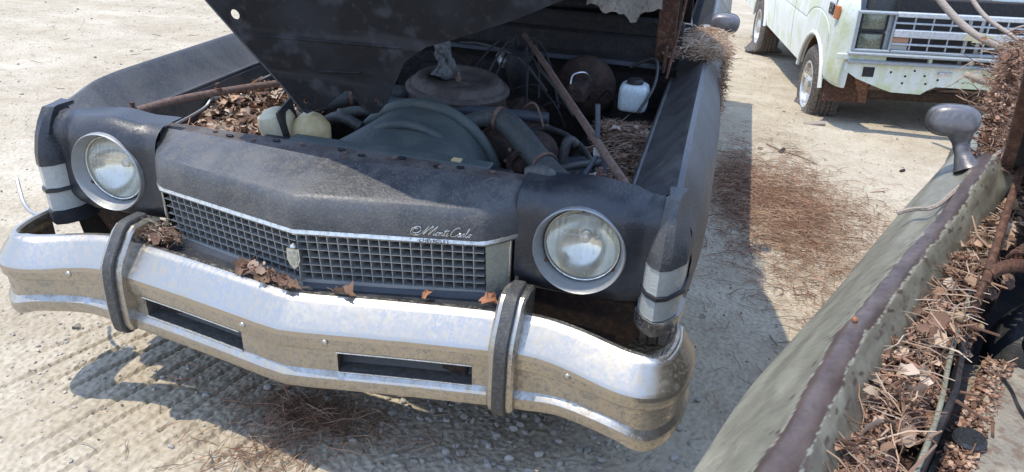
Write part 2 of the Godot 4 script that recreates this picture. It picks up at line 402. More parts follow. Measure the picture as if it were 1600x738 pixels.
# where: Callable(rng) -> Vector3; kinds: {needle: count, leaf: count, crumb: count, twig: count}
func litter(called: String, label: String, category: String, sd: int, where: Callable, kinds: Dictionary, cols: Array, dark := 1.0, flat := 0.6, needle_len := .12) -> void:
	rng.seed = sd
	var root := Node3D.new(); root.name = numbered(called); add_child(root)
	tag(root, label, category, "", "stuff")
	for kind in kinds:
		var sets := {}
		for i in kinds[kind]:
			var mesh_key: String = kind
			var s := 1.0
			match kind:
				"needle": s = needle_len * rng.randf_range(.5, 1.15)
				"twig": s = rng.randf_range(.05, .16)
				"leaf": mesh_key = "leaf%d" % rng.randi_range(0, 2); s = rng.randf_range(.018, .042)
				"crumb": mesh_key = "leaf%d" % rng.randi_range(0, 2); s = rng.randf_range(.004, .014)
				"clod": mesh_key = "pebble"; s = rng.randf_range(.003, .011)
			var p: Vector3 = where.call(rng)
			var tilt := flat if kind != "needle" else flat * .45
			var b := Basis.from_euler(Vector3(rng.randf_range(-1, 1) * tilt, rng.randf() * TAU, rng.randf_range(-1, 1) * tilt)).scaled(Vector3.ONE * s)
			var c: Color = cols[rng.randi() % cols.size()] * rng.randf_range(.7, 1.2) * dark
			c.a = 1.0
			if not sets.has(mesh_key): sets[mesh_key] = [[], []]
			sets[mesh_key][0].append(Transform3D(b, p)); sets[mesh_key][1].append(c)
		for k in sets:
			multi({"needle": "needles", "twig": "twigs", "pebble": "clods"}.get(k, "leaves"), LM[k], sets[k][0], sets[k][1], root)
func g3(r: RandomNumberGenerator) -> float:
	var u := (r.randf() + r.randf() + r.randf() - 1.5) / 1.5
	return u * (1.0 + 1.1 * u * u)

# ------------------------------------------------------------------ camera and light
func build_camera() -> void:
	var cam := Camera3D.new(); cam.name = "camera"
	cam.position = Vector3(0.9367, 1.5721, 1.5596)
	cam.rotation_degrees = Vector3(-26.849, 14.350, 2.867)
	cam.fov = 34.82; cam.near = 0.05; cam.far = 2000.0
	add_child(cam); cam.current = true
	var env := Environment.new()
	env.background_mode = Environment.BG_SKY
	var sky := Sky.new(); var sm := ProceduralSkyMaterial.new()
	sm.sky_top_color = Color(.54, .63, .79); sm.sky_horizon_color = Color(.74, .79, .84); sm.sky_curve = 0.12
	sm.ground_bottom_color = Color(.45, .41, .36); sm.ground_horizon_color = Color(.6, .6, .58)
	sm.sky_energy_multiplier = 1.85; sm.sun_angle_max = 12.0; sm.sun_curve = 0.1
	sky.sky_material = sm; env.sky = sky
	env.tonemap_mode = Environment.TONE_MAPPER_LINEAR
	env.tonemap_exposure = 0.86
	env.sdfgi_enabled = true; env.ssao_enabled = true; env.ssil_enabled = true
	var we := WorldEnvironment.new(); we.name = "environment"; we.environment = env; add_child(we)
	var sun := DirectionalLight3D.new(); sun.name = "sun"
	sun.light_energy = 1.6; sun.light_angular_distance = 0.5; sun.light_color = Color(1.0, .965, .90); sun.shadow_enabled = true
	add_child(sun)
	sun.look_at_from_position(Vector3(-.31, 1, .10) * 10.0, Vector3.ZERO, Vector3(0, 0, 1))

# ------------------------------------------------------------------ black coupe
var coupe: Node3D
func zf(x: float) -> float:   # plan line of the grille and header front
	return lerp_table([[0, .087], [.46, -.013], [.50, -.05], [.53, -.09], [.56, -.12]], absf(x))
func build_header() -> void:
	var b := MB.new()
	var xs := []
	for i in 57: xs.append(-.545 + 1.09 * i / 56.0)
	var rows := []
	for x in xs:
		var f := zf(x); var r: float = -.085 - .13 * absf(x)
		var sag := .012 * pow(absf(x) / .545, 2)
		rows.append([Vector3(x, .70, f - .03), Vector3(x, .722, f + .003), Vector3(x, .75, f + .001), Vector3(x, .778, f - .004), Vector3(x, .793 - sag * .4, f - .010), Vector3(x, .803 - sag * .5, f - .018), Vector3(x, .810 - sag * .7, f - .030),
			Vector3(x, .824 - sag, lerpf(f - .03, r, .35)), Vector3(x, .838 - sag, lerpf(f - .03, r, .7)), Vector3(x, .848 - sag, r), Vector3(x, .844 - sag, r - .008), Vector3(x, .81, r - .01)])
	b.grid(rows); b.fan(rows[0]); b.fan(rows[-1])
	part("header_panel", b, M.chalk, coupe, 22)
func bar_mesh(a: Vector3, c: Vector3, w: float, d: float) -> MB:
	var b := MB.new()
	var l := (c - a).length()
	var x := (c - a).normalized(); var z := x.cross(Vector3.UP).normalized() if absf(x.y) < .9 else x.cross(Vector3.RIGHT).normalized()
	var y := z.cross(x)
	b.box((a + c) * .5, Vector3(l, w, d), Basis(x, y, z))
	return b
func gp(x: float, y: float, back := 0.0) -> Vector3:   # a point on the grille face
	return Vector3(x, y, zf(x) - .004 - (.715 - y) * .13 - back)
func build_grille() -> void:
	var g := Node3D.new(); g.name = "grille"; coupe.add_child(g)
	g.set_meta("label", "silver egg-crate grille between the headlamps")
	for s in [-1.0, 1.0]:
		for r in 7:
			var y := .566 + .0235 * r
			var b := MB.new()
			var rows := []
			for e in [[.0012, 0.0], [.0012, .03], [-.0012, .03], [-.0012, 0.0]]:
				rows.append([gp(s * .0015, y + e[0], e[1]), gp(s * .23, y + e[0], e[1]), gp(s * .462, y + e[0], e[1])])
			rows.append(rows[0])
			b.grid(rows)
			part("horizontal_bar", b, M.grille_bar, g, 20)
		for i in range(1, 18):
			var x: float = s * .462 * i / 18.0
			var b := MB.new()
			var rows := []
			for e in [[.0012, .001], [.0012, .028], [-.0012, .028], [-.0012, .001]]:
				rows.append([gp(x + e[0], .566, e[1]), gp(x + e[0], .707, e[1])])
			rows.append(rows[0])
			b.grid(rows)
			part("vertical_bar", b, M.grille_bar, g, 20)
	var c := MB.new()
	c.box(Vector3(0, .636, .06), Vector3(.003, .141, .03))
	part("centre_bar", c, M.grille_bar, g)
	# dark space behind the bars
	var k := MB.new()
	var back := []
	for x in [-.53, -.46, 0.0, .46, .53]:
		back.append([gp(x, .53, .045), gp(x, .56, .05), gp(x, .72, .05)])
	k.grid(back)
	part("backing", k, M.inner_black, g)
	# bright surround
	var t := MB.new()
	var top := []; var bot := []
	for x in [-.532, -.50, -.464, -.23, 0.0, .23, .464, .50, .532]:
		var p := gp(x, .712)
		top.append([p + Vector3(0, -.006, -.012), p + Vector3(0, -.006, .006), p + Vector3(0, 0, .010), p + Vector3(0, .011, .006), p + Vector3(0, .016, -.004), p + Vector3(0, .014, -.02)])
	for x in [-.466, -.23, 0.0, .23, .466]:
		var p := gp(x, .560)
		bot.append([p + Vector3(0, .005, -.02), p + Vector3(0, .005, .003), p + Vector3(0, -.004, .003), p + Vector3(0, -.006, -.02)])
	t.grid(top)
	part("top_moulding", t, M.trim, g, 30)
	var t2 := MB.new(); t2.grid(bot)
	part("bottom_moulding", t2, M.grille_bar, g, 30)
	for s in [-1.0, 1.0]:
		var e := MB.new()
		e.quad(gp(s * .466, .556, -.002), gp(s * .466, .708, -.002), gp(s * .515, .708, -.002), gp(s * .515, .553, -.002))
		part("end_panel", e, M.trim_moss, g)
		var o := MB.new()
		for w in [[.515, .007, .012], [.531, .010, .016]]:
			var a := gp(s * w[0], .55, -.004); var d := gp(s * w[0], .712, -.004)
			o.box((a + d) * .5, Vector3(w[1], (d - a).length(), w[2]), Basis(), .002)
		part("end_trim", o, M.trim, g)
	# shield emblem in the middle
	var em := MB.new()
	var poly := PackedVector2Array([Vector2(-.017, .026), Vector2(.017, .026), Vector2(.0185, -.004), Vector2(.011, -.022), Vector2(0, -.032), Vector2(-.011, -.022), Vector2(-.0185, -.004)])
	em.prism(poly, .006, Transform3D(Basis(), Vector3(.0, .645, .092)))
	var inner := PackedVector2Array()
	for p in poly: inner.append(p * .74)
	var shield := part("shield_emblem", em, M.trim, g)
	var ei := MB.new(); ei.prism(inner, .002, Transform3D(Basis(), Vector3(.0, .645, .0975)))
	part("shield_face", ei, M.trim_moss, coupe)
	var ec := MB.new()
	ec.lathe([Vector2(.0, .0), Vector2(.007, .0), Vector2(.009, .005), Vector2(.006, .011), Vector2(0, .013)], Transform3D(Basis(), Vector3(0, .672, .094)), 10)
	part("crest_knob", ec, M.trim, g)
func stroke(b: MB, o: Vector3, ex: Vector3, ey: Vector3, pts: Array, r: float) -> void:
	var v2 := []
	for i in range(0, pts.size(), 2): v2.append(Vector2(pts[i], pts[i + 1]))
	var path := []
	for p in smooth_path(v2, 4): path.append(o + ex * (p.x + p.y * .38) + ey * p.y)
	b.tube(path, r, 5)
func build_script() -> void:
	# handwriting-style nameplate: Monte Carlo
	var b := MB.new()
	var x0 := .318
	var o := Vector3(x0, .733, zf(x0) + .0065)
	var ex := Vector3(1, 0, -.217).normalized() * .021; var ey := Vector3(0, .995, -.09).normalized() * .021
	var r := .0011
	stroke(b, o, ex, ey, [-.9, .75, -1.25, .75, -1.3, .3, -.9, .15, -.45, .4, -.55, .85, -1.0, 1.0, -1.5, .7, -1.4, .1, -.8, -.1, -.3, .1, .0, .5, .35, 1.15], r)
	stroke(b, o, ex, ey, [.35, 1.15, .2, .6, .05, .02, .4, .6, .85, 1.15, .75, .6, .65, .02, .95, .5, 1.35, 1.15, 1.25, .5, 1.2, .05, 1.45, .1], r)
	stroke(b, o, ex, ey, [1.45, .1, 1.62, .42, 1.5, .1, 1.68, .0, 1.82, .3, 1.64, .44, 1.8, .36, 1.95, .4, 1.9, .0, 2.05, .36, 2.2, .38, 2.16, .05, 2.36, .1], r)
	stroke(b, o, ex, ey, [2.36, .1, 2.55, .85, 2.45, .2, 2.5, .0, 2.7, .12, 2.86, .32, 2.78, .44, 2.68, .2, 2.78, .0, 3.0, .12], r)
	stroke(b, o, ex, ey, [2.3, .62, 2.9, .68], r)
	stroke(b, o, ex, ey, [4.0, .95, 3.8, 1.15, 3.35, .8, 3.2, .25, 3.45, -.02, 3.85, .1, 4.0, .3], r)
	stroke(b, o, ex, ey, [4.35, .4, 4.12, .38, 4.05, .08, 4.22, .02, 4.38, .36, 4.36, .02, 4.52, .1, 4.66, .42, 4.76, .4, 4.72, .02, 4.88, .12], r)
	stroke(b, o, ex, ey, [4.88, .12, 5.12, .9, 5.02, 1.0, 4.96, .3, 5.04, .0, 5.2, .1, 5.38, .4, 5.24, .2, 5.34, .0, 5.5, .2, 5.4, .42, 5.62, .34], r)
	part("script_nameplate", b, M.trim, coupe)
	# small engraved maker's name on the grille moulding
	var tm := TextMesh.new(); tm.text = "CHEVROLET"; tm.font_size = 16; tm.pixel_size = .0007; tm.depth = .001
	var f := SystemFont.new(); f.font_names = PackedStringArray(["Droid Sans"]); tm.font = f
	var p := gp(.345, .7165)
	var sx := Vector3(1, 0, -.217).normalized()
	var nz := sx.cross(Vector3.UP)
	var t := shared("maker_lettering", tm, M.rubber, coupe, Transform3D(Basis(sx * 1.25, Vector3.UP * .85, nz), p + Vector3(0, 0, .0102)))

func nose_point(s: float, t: float) -> Vector3:
	t = minf(t, lerpf(.96, .895, smoothstep(.79, .85, s)))
	var z := -.075 - .012 * smoothstep(.61, .548, s) - .018 * smoothstep(.79, .845, s)
	var t0 := .782; var r := .07
	var bulge := .012 * exp(-pow((s - .69) / .07, 2)) - .002
	if t <= t0: return Vector3(s, t, z - .02 * smoothstep(.61, .57, t))
	var a := minf((t - t0) / r, 1.32)
	var y := t0 + (r + bulge) * sin(a); var zz := z - r * (1.0 - cos(a))
	var rest := maxf(0.0, (t - t0) - 1.32 * r)
	return Vector3(s, y + rest * .01, zz - rest * .98)
func build_nose(sx: float) -> void:
	var b := MB.new()
	var c := Vector2(.690, .706); var r0 := .113
	var n := 72
	var rows := []
	var lo := Vector2(.524, .578); var hi := Vector2(.880, .955)
	var angles := []
	for i in n: angles.append(TAU * i / n)
	for cn in [lo, hi, Vector2(lo.x, hi.y), Vector2(hi.x, lo.y)]: angles.append(fposmod((cn - c).angle(), TAU))
	angles.sort(); angles.append(angles[0] + TAU)
	for k in 19:
		var q := k / 18.0
		var row := []
		for g: float in angles:
			var d := Vector2(cos(g), sin(g))
			var tx := ((hi.x if d.x > 0 else lo.x) - c.x) / d.x if absf(d.x) > 1e-5 else 1e9
			var ty := ((hi.y if d.y > 0 else lo.y) - c.y) / d.y if absf(d.y) > 1e-5 else 1e9
			var e := minf(tx, ty)
			# pull rays onto the corners so that the outline stays square
			var rr := lerpf(r0, maxf(e, r0 + .002), q)
			var pt := c + d * rr
			row.append(nose_point(pt.x, pt.y) * Vector3(sx, 1, 1))
		rows.append(row)
	b.grid(rows)
	# turned-under lower lip and inner seam flange
	var lip := []
	for i in 9:
		var s := lerpf(.524, .880, i / 8.0)
		var p := nose_point(s, .578) * Vector3(sx, 1, 1)
		lip.append([p, p + Vector3(0, -.012, -.012), p + Vector3(0, -.012, -.05)])
	b.grid(lip)
	part("nose_panel", b, M.paint, coupe, 40)
	# lamp: bezel dish, rim, reflector, glass
	var ctr := Vector3(.690 * sx, .706, -.070)
	var tilt := Basis.from_euler(Vector3(PI / 2 - .03, 0, 0))
	var h := Node3D.new(); h.name = "headlamp"; coupe.add_child(h, true)
	h.set_meta("label", "round sealed headlamp in a dished silver bezel")
	var xf := Transform3D(tilt, ctr)
	var m := MB.new()
	m.lathe([Vector2(.118, -.012), Vector2(.1165, .001), Vector2(.114, .004), Vector2(.1115, .001), Vector2(.106, -.018), Vector2(.1010, -.034), Vector2(.0990, -.038), Vector2(.0970, -.052)], xf, 56)
	part("bezel", m, M.bezel, h, 30)
	var lx := Transform3D(tilt.scaled(Vector3(1.075, 1.075, 1.075)), ctr + Vector3(.002 * sx, .003, 0))
	m = MB.new()
	m.lathe([Vector2(.0925, -.06), Vector2(.0915, -.034), Vector2(.089, -.030), Vector2(.0865, -.031), Vector2(.086, -.05)], lx, 48)
	part("retaining_ring", m, M.trim, h, 30)
	m = MB.new()
	m.lathe([Vector2(.086, -.04), Vector2(.078, -.055), Vector2(.06, -.075), Vector2(.04, -.088), Vector2(.02, -.094), Vector2(.0001, -.096)], lx, 40)
	part("reflector", m, M.reflector, h, 60)
	m = MB.new()
	m.lathe([Vector2(.0001, -.070), Vector2(.011, -.071), Vector2(.013, -.08), Vector2(.013, -.092)], lx, 16)
	part("bulb_shield", m, M.trim, h, 30)
	for a in [.5, 2.6, 4.7]:
		var sc := MB.new()
		sc.lathe([Vector2(.0055, -.004), Vector2(.005, .002), Vector2(.0001, .003)], Transform3D(tilt, ctr + tilt * Vector3(cos(a) * .1, -.031, sin(a) * .1)), 8)
		part("bezel_screw", sc, M.rust, h, 20)
	m = MB.new()
	var gr := []
	for j in 49:
		var row := []
		for i in 97:
			var u := (i / 96.0 - .5) * 2.0; var w := (j / 48.0 - .5) * 2.0
			var L := Vector2(u * sqrt(1 - w * w * .5), w * sqrt(1 - u * u * .5)) * .0865
			var dome := .024 * (1.0 - L.length_squared() / (.0865 * .0865))
			var flute := 0.0
			if absf(L.y) < .066: flute = .0017 * absf(sin(L.x * 240.0))
			if absf(L.y + .012) < .028: flute += .0014 * absf(sin(L.y * 330.0))
			row.append(lx * Vector3(L.x, -.036 + dome - flute, L.y))
		gr.append(row)
	m.grid(gr)
	part("lens", m, M.lens, h, 50)
func cap_plan(y: float, grow := 0.0) -> Array:
	var k := smoothstep(.70, .862, y)
	var zi := -.105 - .04 * k
	var zfr := lerp_table([[.5, -.055], [.53, -.045], [.70, -.040], [.74, -.044], [.79, -.060], [.83, -.085], [.862, -.118]], y)
	var inx := .845 + .042 * k; var ox := .952 - .036 * k
	return [Vector3(inx - .004, y, -.20), Vector3(inx - grow, y, zi), Vector3(.868 + .012 * k, y, lerpf(zi, zfr, .72) + grow), Vector3(.893, y, zfr + grow), Vector3(.918 - .006 * k, y, lerpf(zfr, -.10, .22) + grow), Vector3(ox + grow, y, -.105 - .05 * k), Vector3(ox + .012 + grow, y, -.20)]
func build_corner(sx: float) -> void:
	var mir := Vector3(sx, 1, 1)
	var c := Node3D.new(); c.name = "corner_lamp"; coupe.add_child(c, true)
	c.set_meta("label", "stacked frosted corner lamps under a pointed dark fender cap")
	var make := func(y0: float, y1: float, steps: int, grow: float, called: String, m: Material, edge := 0.0):
		var b := MB.new()
		var rows := []
		if edge > 0.0:
			var r0 := []
			for p in cap_plan(y0, grow - edge * 2.0): r0.append(p * mir)
			rows.append(r0)
		for i in steps + 1:
			var row := []
			for p in cap_plan(lerpf(y0, y1, float(i) / steps), grow): row.append(p * mir)
			rows.append(row)
		if edge > 0.0:
			var r1 := []
			for p in cap_plan(y1, grow - edge * 2.0): r1.append(p * mir)
			rows.append(r1)
		b.grid(rows)
		b.fan(rows[-1]); b.fan(rows[0])
		part(called, b, m, c, 34)
	make.call(.705, .862, 9, 0.0, "pointed_cap", M.chalk if sx > 0 else M.paint)
	make.call(.633, .703, 2, -.004, "upper_lens", M.frost)
	make.call(.560, .620, 2, -.004, "lower_lens", M.frost)
	make.call(.621, .632, 1, .003, "lamp_divider", M.paint, .001)
	make.call(.515, .558, 2, .002, "lower_cap", M.trim if sx > 0 else M.paint, .001)
func fender_rows(zs: Array, sx: float) -> Array:
	var rows := []
	for z in zs:
		var fr := smoothstep(-.45, -.15, z)       # narrows towards the nose
		var sec := [Vector2(.752, .60), Vector2(.757, .70), Vector2(.772, .79), Vector2(.785, .80), Vector2(.80, .805), Vector2(.845, .846), Vector2(.884, .892), Vector2(.899, .899), Vector2(.914, .893), Vector2(.955, .832), Vector2(.982, .76), Vector2(.992, .68), Vector2(.988, .58), Vector2(.972, .46), Vector2(.945, .32)]
		var zt := .0 if z > -1.5 else minf((-1.5 - z) * .02, .03)
		var arch := .30
		var dz := absf(z + .98)
		if dz < .40: arch = maxf(.30, .27 + sqrt(.40 * .40 - dz * dz))
		var row := []
		for i in sec.size():
			var p: Vector2 = sec[i]
			if i >= 9: p.x -= fr * .030
			if i >= 6 and i <= 8: p.y -= fr * .016
			if i >= 5 and i <= 9: p.y -= .026 * smoothstep(-.34, -.16, z)
			p.y += zt
			if i >= 10:
				var top: float = .80
				p.y = lerpf(arch, top, (p.y - .32) / (top - .32)) if arch > .30 else p.y
			row.append(Vector3(p.x * sx, p.y, z))
		rows.append(row)
	return rows
func build_fender(sx: float) -> void:
	var zs := []
	var z := -.175
	while z > -1.72: zs.append(z); z -= .035
	var b := MB.new()
	b.grid(fender_rows(zs, sx))
	part("fender", b, M.chalk, coupe, 30)
	var lipp := []
	for q in zs: lipp.append(Vector3(.782 * sx, .799, q))
	vtube("fender_lip", lipp, .007, M.chalk, coupe, 8, 0)
	# seam lip at the nose and wheel-house liner
	var w := MB.new()
	var rows := []
	for i in 17:
		var a := PI * i / 16.0
		var yy := .26 + sin(a) * .41; var zz := -.98 + cos(a) * .41
		rows.append([Vector3(.955 * sx, yy, zz), Vector3(.70 * sx, yy + .015, zz), Vector3(.62 * sx, yy - .01, zz)])
	w.grid(rows)
	part("wheel_house", w, M.dark_rust, coupe, 50)
	# inner apron from the fender flange down to the frame rail
	var ap := MB.new()
	ap.grid([[Vector3(.757 * sx, .70, -.20), Vector3(.757 * sx, .70, -1.5)], [Vector3(.742 * sx, .655, -.20), Vector3(.742 * sx, .665, -1.5)], [Vector3(.60 * sx, .635, -.20), Vector3(.60 * sx, .655, -1.5)], [Vector3(.50 * sx, .60, -.20), Vector3(.50 * sx, .62, -1.5)], [Vector3(.47 * sx, .36, -.20), Vector3(.47 * sx, .38, -1.5)]])
	part("inner_apron", ap, M.inner_black, coupe, 20)
func build_wheel(parent: Node, center: Vector3, sx: float, r: float, w: float, rim_r: float, ground_y: float, sag := .0) -> void:
	var wh := Node3D.new(); wh.name = "wheel"; parent.add_child(wh, true)
	var t := MB.new()
	var xf := Transform3D(Basis(Vector3(0, 0, 1), Vector3(sx, 0, 0), Vector3(0, 1, 0)), center)
	var prof := [Vector2(rim_r - .01, -w * .5 + .01), Vector2(rim_r + .01, -w * .5), Vector2((r + rim_r) * .5, -w * .56), Vector2(r - .03, -w * .5), Vector2(r - .006, -w * .40), Vector2(r, -w * .36)]
	for k in 4:
		var y := lerpf(-w * .36, w * .36, (k + .2) / 4.0); var y2 := lerpf(-w * .36, w * .36, (k + .85) / 4.0)
		prof += [Vector2(r, y), Vector2(r, y2), Vector2(r - .009, y2 + .002), Vector2(r - .009, lerpf(-w * .36, w * .36, (k + 1.1) / 4.0) - .002)]
	prof += [Vector2(r, w * .37), Vector2(r - .006, w * .40), Vector2(r - .03, w * .5), Vector2((r + rim_r) * .5, w * .56), Vector2(rim_r + .01, w * .5), Vector2(rim_r - .01, w * .5 - .01)]
	t.lathe(prof, xf, 56)
	for i in t.v.size():
		var p := t.v[i]
		var low := ground_y + .002
		if p.y < low + .07:
			var k := (low + .07 - p.y) / .07
			p.x += (p.x - center.x) * clampf(k, 0, 1.4) * sag
			if p.y < low: p.y = low + fmod(absf(p.z * 13.0), .004)
		t.v[i] = p
	part("tyre", t, M.tyre, wh, 32)
	var m := MB.new()
	var o := w * .5
	m.lathe([Vector2(rim_r + .004, o - .012), Vector2(rim_r + .006, o + .004), Vector2(rim_r - .004, o + .007), Vector2(rim_r - .016, o - .002), Vector2(rim_r - .022, o - .04), Vector2(rim_r - .05, o - .065), Vector2(rim_r * .62, o - .05), Vector2(rim_r * .45, o - .056), Vector2(rim_r * .42, o - .04)], xf, 40)
	part("rim", m, M.rim, wh, 30)
	m = MB.new()
	m.lathe([Vector2(rim_r * .42, o - .05), Vector2(rim_r * .40, o - .012), Vector2(rim_r * .33, o + .004), Vector2(rim_r * .2, o + .012), Vector2(.0001, o + .014)], xf, 28)
	part("hub_cap", m, M.rim, wh, 30)

const PLAN := [[0, .195], [.06, .187], [.14, .172], [.25, .152], [.36, .133], [.48, .114], [.53, .106], [.57, .099], [.64, .097], [.72, .106], [.79, .124], [.85, .140], [.90, .142], [.945, .122], [.98, .082], [1.0, .028], [1.01, -.035], [1.008, -.10]]
const PROFILE := [[-.090, .53], [-.092, .553], [-.084, .560], [-.072, .560], [-.066, .555], [-.060, .553], [-.052, .547], [-.006, .502], [.001, .492], [.002, .478], [.000, .448], [-.004, .440], [-.013, .436], [-.014, .372], [-.006, .364], [.001, .356], [.001, .334], [-.006, .318], [-.03, .308], [-.08, .312]]
var PD := []   # PLAN refined four times
func dense_plan() -> void:
	var v := []
	for p in PLAN: v.append(Vector2(p[0], p[1]))
	for i in v.size() - 1:
		for k in 4:
			var q: Vector2 = v[i].cubic_interpolate(v[i + 1], v[max(i - 1, 0)], v[min(i + 2, v.size() - 1)], k / 4.0) if i > 0 else v[0].lerp(v[1], k / 4.0)
			PD.append([q.x, q.y])
	PD.append(PLAN[-1])
func bump_point(i: int, sx: float, off: float, y: float) -> Vector3:
	var a: Array = PD[max(i - 1, 0)]; var c: Array = PD[min(i + 1, PD.size() - 1)]
	var t := Vector2(c[0] - a[0], c[1] - a[1])
	if i == 0: t = Vector2(1, 0)
	t = t.normalized()
	var n := Vector2(-t.y, t.x)
	var x: float = PD[i][0]; var z: float = PD[i][1]
	var k := smoothstep(.60, .84, x)
	var corner := exp(-pow((x - .93) / .06, 2.0))
	var drop := .022 * k * smoothstep(.40, .5, y) + (.026 * corner - .012 * smoothstep(.6, .7, x)) * (1.0 - smoothstep(.34, .42, y))
	var pull := 1.0 - .35 * smoothstep(.9, .99, x)
	if i == 0: return Vector3(0, y, z + off)
	return Vector3((x + n.x * off * pull) * sx, y - drop, z + n.y * off * pull)
func bump_rows(i0: int, i1: int, p0: int, p1: int, sx: float) -> Array:
	var rows := []
	for i in range(i0, i1 + 1):
		var row := []
		for k in range(p0, p1 + 1): row.append(bump_point(i, sx, PROFILE[k][0], PROFILE[k][1]))
		rows.append(row)
	return rows
func build_bumper() -> void:
	var g := Node3D.new(); g.name = "front_bumper"; coupe.add_child(g)
	dense_plan()
	g.set_meta("label", "weathered chrome front bumper with two rubber faced guards")
	var up := MB.new(); var lo := MB.new()
	for sx in [-1.0, 1.0]:
		up.grid(bump_rows(0, 68, 0, 9, sx))
		lo.grid(bump_rows(0, 68, 9, 12, sx))
		lo.grid(bump_rows(0, 8, 12, 13, sx)); lo.grid(bump_rows(20, 68, 12, 13, sx))
		lo.grid(bump_rows(0, 68, 13, 19, sx))
		# end cap of the wrap-around
		var e0 := []; var e1 := []
		for k in 20: e0.append(bump_point(68, sx, PROFILE[k][0], PROFILE[k][1])); e1.append(bump_point(68, sx, -.07, PROFILE[k][1]))
		lo.grid([e0, e1])
		# slot: recessed tray behind the opening
		var rim := []
		var tray := MB.new()
		for i in range(8, 21):
			rim.append([bump_point(i, sx, -.013, .436), bump_point(i, sx, -.064, .430), bump_point(i, sx, -.068, .398), bump_point(i, sx, -.054, .374), bump_point(i, sx, -.014, .372)])
		tray.grid(rim)
		for i in [8, 20]: tray.fan(rim[i - 8])
		part("slot_tray", tray, M.slot_grey, g, 30)
	part("upper_face", up, M.chrome, g, 24)
	part("lower_face", lo, M.chrome_low, g, 30)
	# slot edging
	for sx in [-1.0, 1.0]:
		var e := MB.new()
		var pth := []
		for i in range(8, 21): pth.append(bump_point(i, sx, -.010, .373))
		e.tube(pth, .0022, 6)
		part("slot_lower_edge", e, M.trim, g)
		e = MB.new(); pth = []
		for i in range(8, 21): pth.append(bump_point(i, sx, -.006, .436))
		e.tube(pth, .003, 6)
		part("slot_upper_edge", e, M.trim, g)
	# guards
	for sx in [-1.0, 1.0]:
		var poly := PackedVector2Array([Vector2(-.065, .595), Vector2(-.015, .612), Vector2(.035, .613), Vector2(.055, .602), Vector2(.105, .545), Vector2(.122, .515), Vector2(.128, .47), Vector2(.130, .40), Vector2(.128, .345), Vector2(.118, .322), Vector2(.10, .314), Vector2(.07, .328), Vector2(.03, .37), Vector2(-.06, .40)])
		var b := MB.new()
		var w := .068
		var bas := Basis(Vector3(0, 0, 1), Vector3(0, 1, 0), Vector3(1, 0, 0))
		var shrink := func(k: float) -> PackedVector2Array:
			var o := PackedVector2Array()
			for p in poly: o.append(Vector2(.04, .46) + (p - Vector2(.04, .46)) * k)
			return o
		var rings := []
		for e in [[-w * .5, .955], [-w * .5 + .006, 1.0], [w * .5 - .006, 1.0], [w * .5, .955]]:
			var r := []
			for p in shrink.call(e[1]): r.append(Vector3(.557 * sx + e[0], p.y, p.x))
			rings.append(r)
		b.grid(rings, true); b.fan(rings[0]); b.fan(rings[3])
		part("guard", b, M.chrome_low, g, 24)
		var rb := MB.new()
		var rows := []
		var path := []
		for p in [Vector2(-.03, .612), Vector2(.03, .615), Vector2(.057, .604), Vector2(.107, .547), Vector2(.124, .516), Vector2(.130, .47), Vector2(.132, .40), Vector2(.130, .344), Vector2(.119, .320), Vector2(.098, .312)]: path.append(p)
		path = smooth_path(path, 3)
		for i in path.size():
			var t: Vector2 = (path[min(i + 1, path.size() - 1)] - path[max(i - 1, 0)]).normalized()
			var n := Vector2(-t.y, t.x)
			if n.x < 0 and i > path.size() / 2: n = n
			var row := []
			for e in [[-.017, -.006], [-.017, .005], [-.014, .009], [.014, .009], [.017, .005], [.017, -.006]]:
				var q: Vector2 = path[i] + n * e[1]
				row.append(Vector3(.557 * sx + e[0], q.y, q.x))
			rows.append(row)
		rb.grid(rows, true); rb.fan(rows[0]); rb.fan(rows[-1])
		part("guard_rubber", rb, M.rubber, g, 30)
	for bt in [[.116, 1], [.75, 9]]:
		for sx in [-1.0, 1.0]:
			var p := bump_point(bt[1] * 4, sx, .0, .470)
			if bt[0] < .2: p = Vector3(.116 * sx, .468, .178)
			var b := MB.new()
			b.lathe([Vector2(.0095, 0), Vector2(.009, .003), Vector2(.0065, .005), Vector2(.0001, .006)], Transform3D(Basis.from_euler(Vector3(PI / 2, 0, 0)), p), 16)
			part("bolt_head", b, M.chrome_low, g, 50)
	# brackets and rusty splash pan behind it
	for x in [-.42, .42]:
		var b := MB.new()
		b.box(Vector3(x, .42, -.10), Vector3(.07, .10, .34), Basis(), .004)
		part("bracket", b, M.dark_rust, g)
	var sp := MB.new()
	sp.grid([[Vector3(-.86, .53, -.16), Vector3(.86, .53, -.16)], [Vector3(-.86, .40, -.22), Vector3(.86, .40, -.22)], [Vector3(-.80, .30, -.24), Vector3(.80, .30, -.24)]])
	part("splash_pan", sp, M.dark_rust, coupe)
	for sx in [-1.0, 1.0]:
		var sf := MB.new()
		sf.grid([[Vector3(.40 * sx, .47, .02), Vector3(.60 * sx, .455, -.005), Vector3(.80 * sx, .44, .0)], [Vector3(.40 * sx, .46, -.17), Vector3(.60 * sx, .44, -.17), Vector3(.80 * sx, .42, -.17)]])
		part("sun_block_shelf", sf, M.dark_rust, coupe)  # rusty shelf added to stop sun falling between bumper and nose
	# filler strip between bumper and grille
	var fl := MB.new()
	var rows2 := []
	for x in [-.54, -.46, -.2, 0.0, .2, .46, .54]:
		var z := zf(x) - .025
		rows2.append([Vector3(x, .562, z), Vector3(x, .548, z + .015), Vector3(x, .545, z + .05), Vector3(x, .53, z + .06)])
	fl.grid(rows2)
	part("filler_strip", fl, M.paint, coupe)

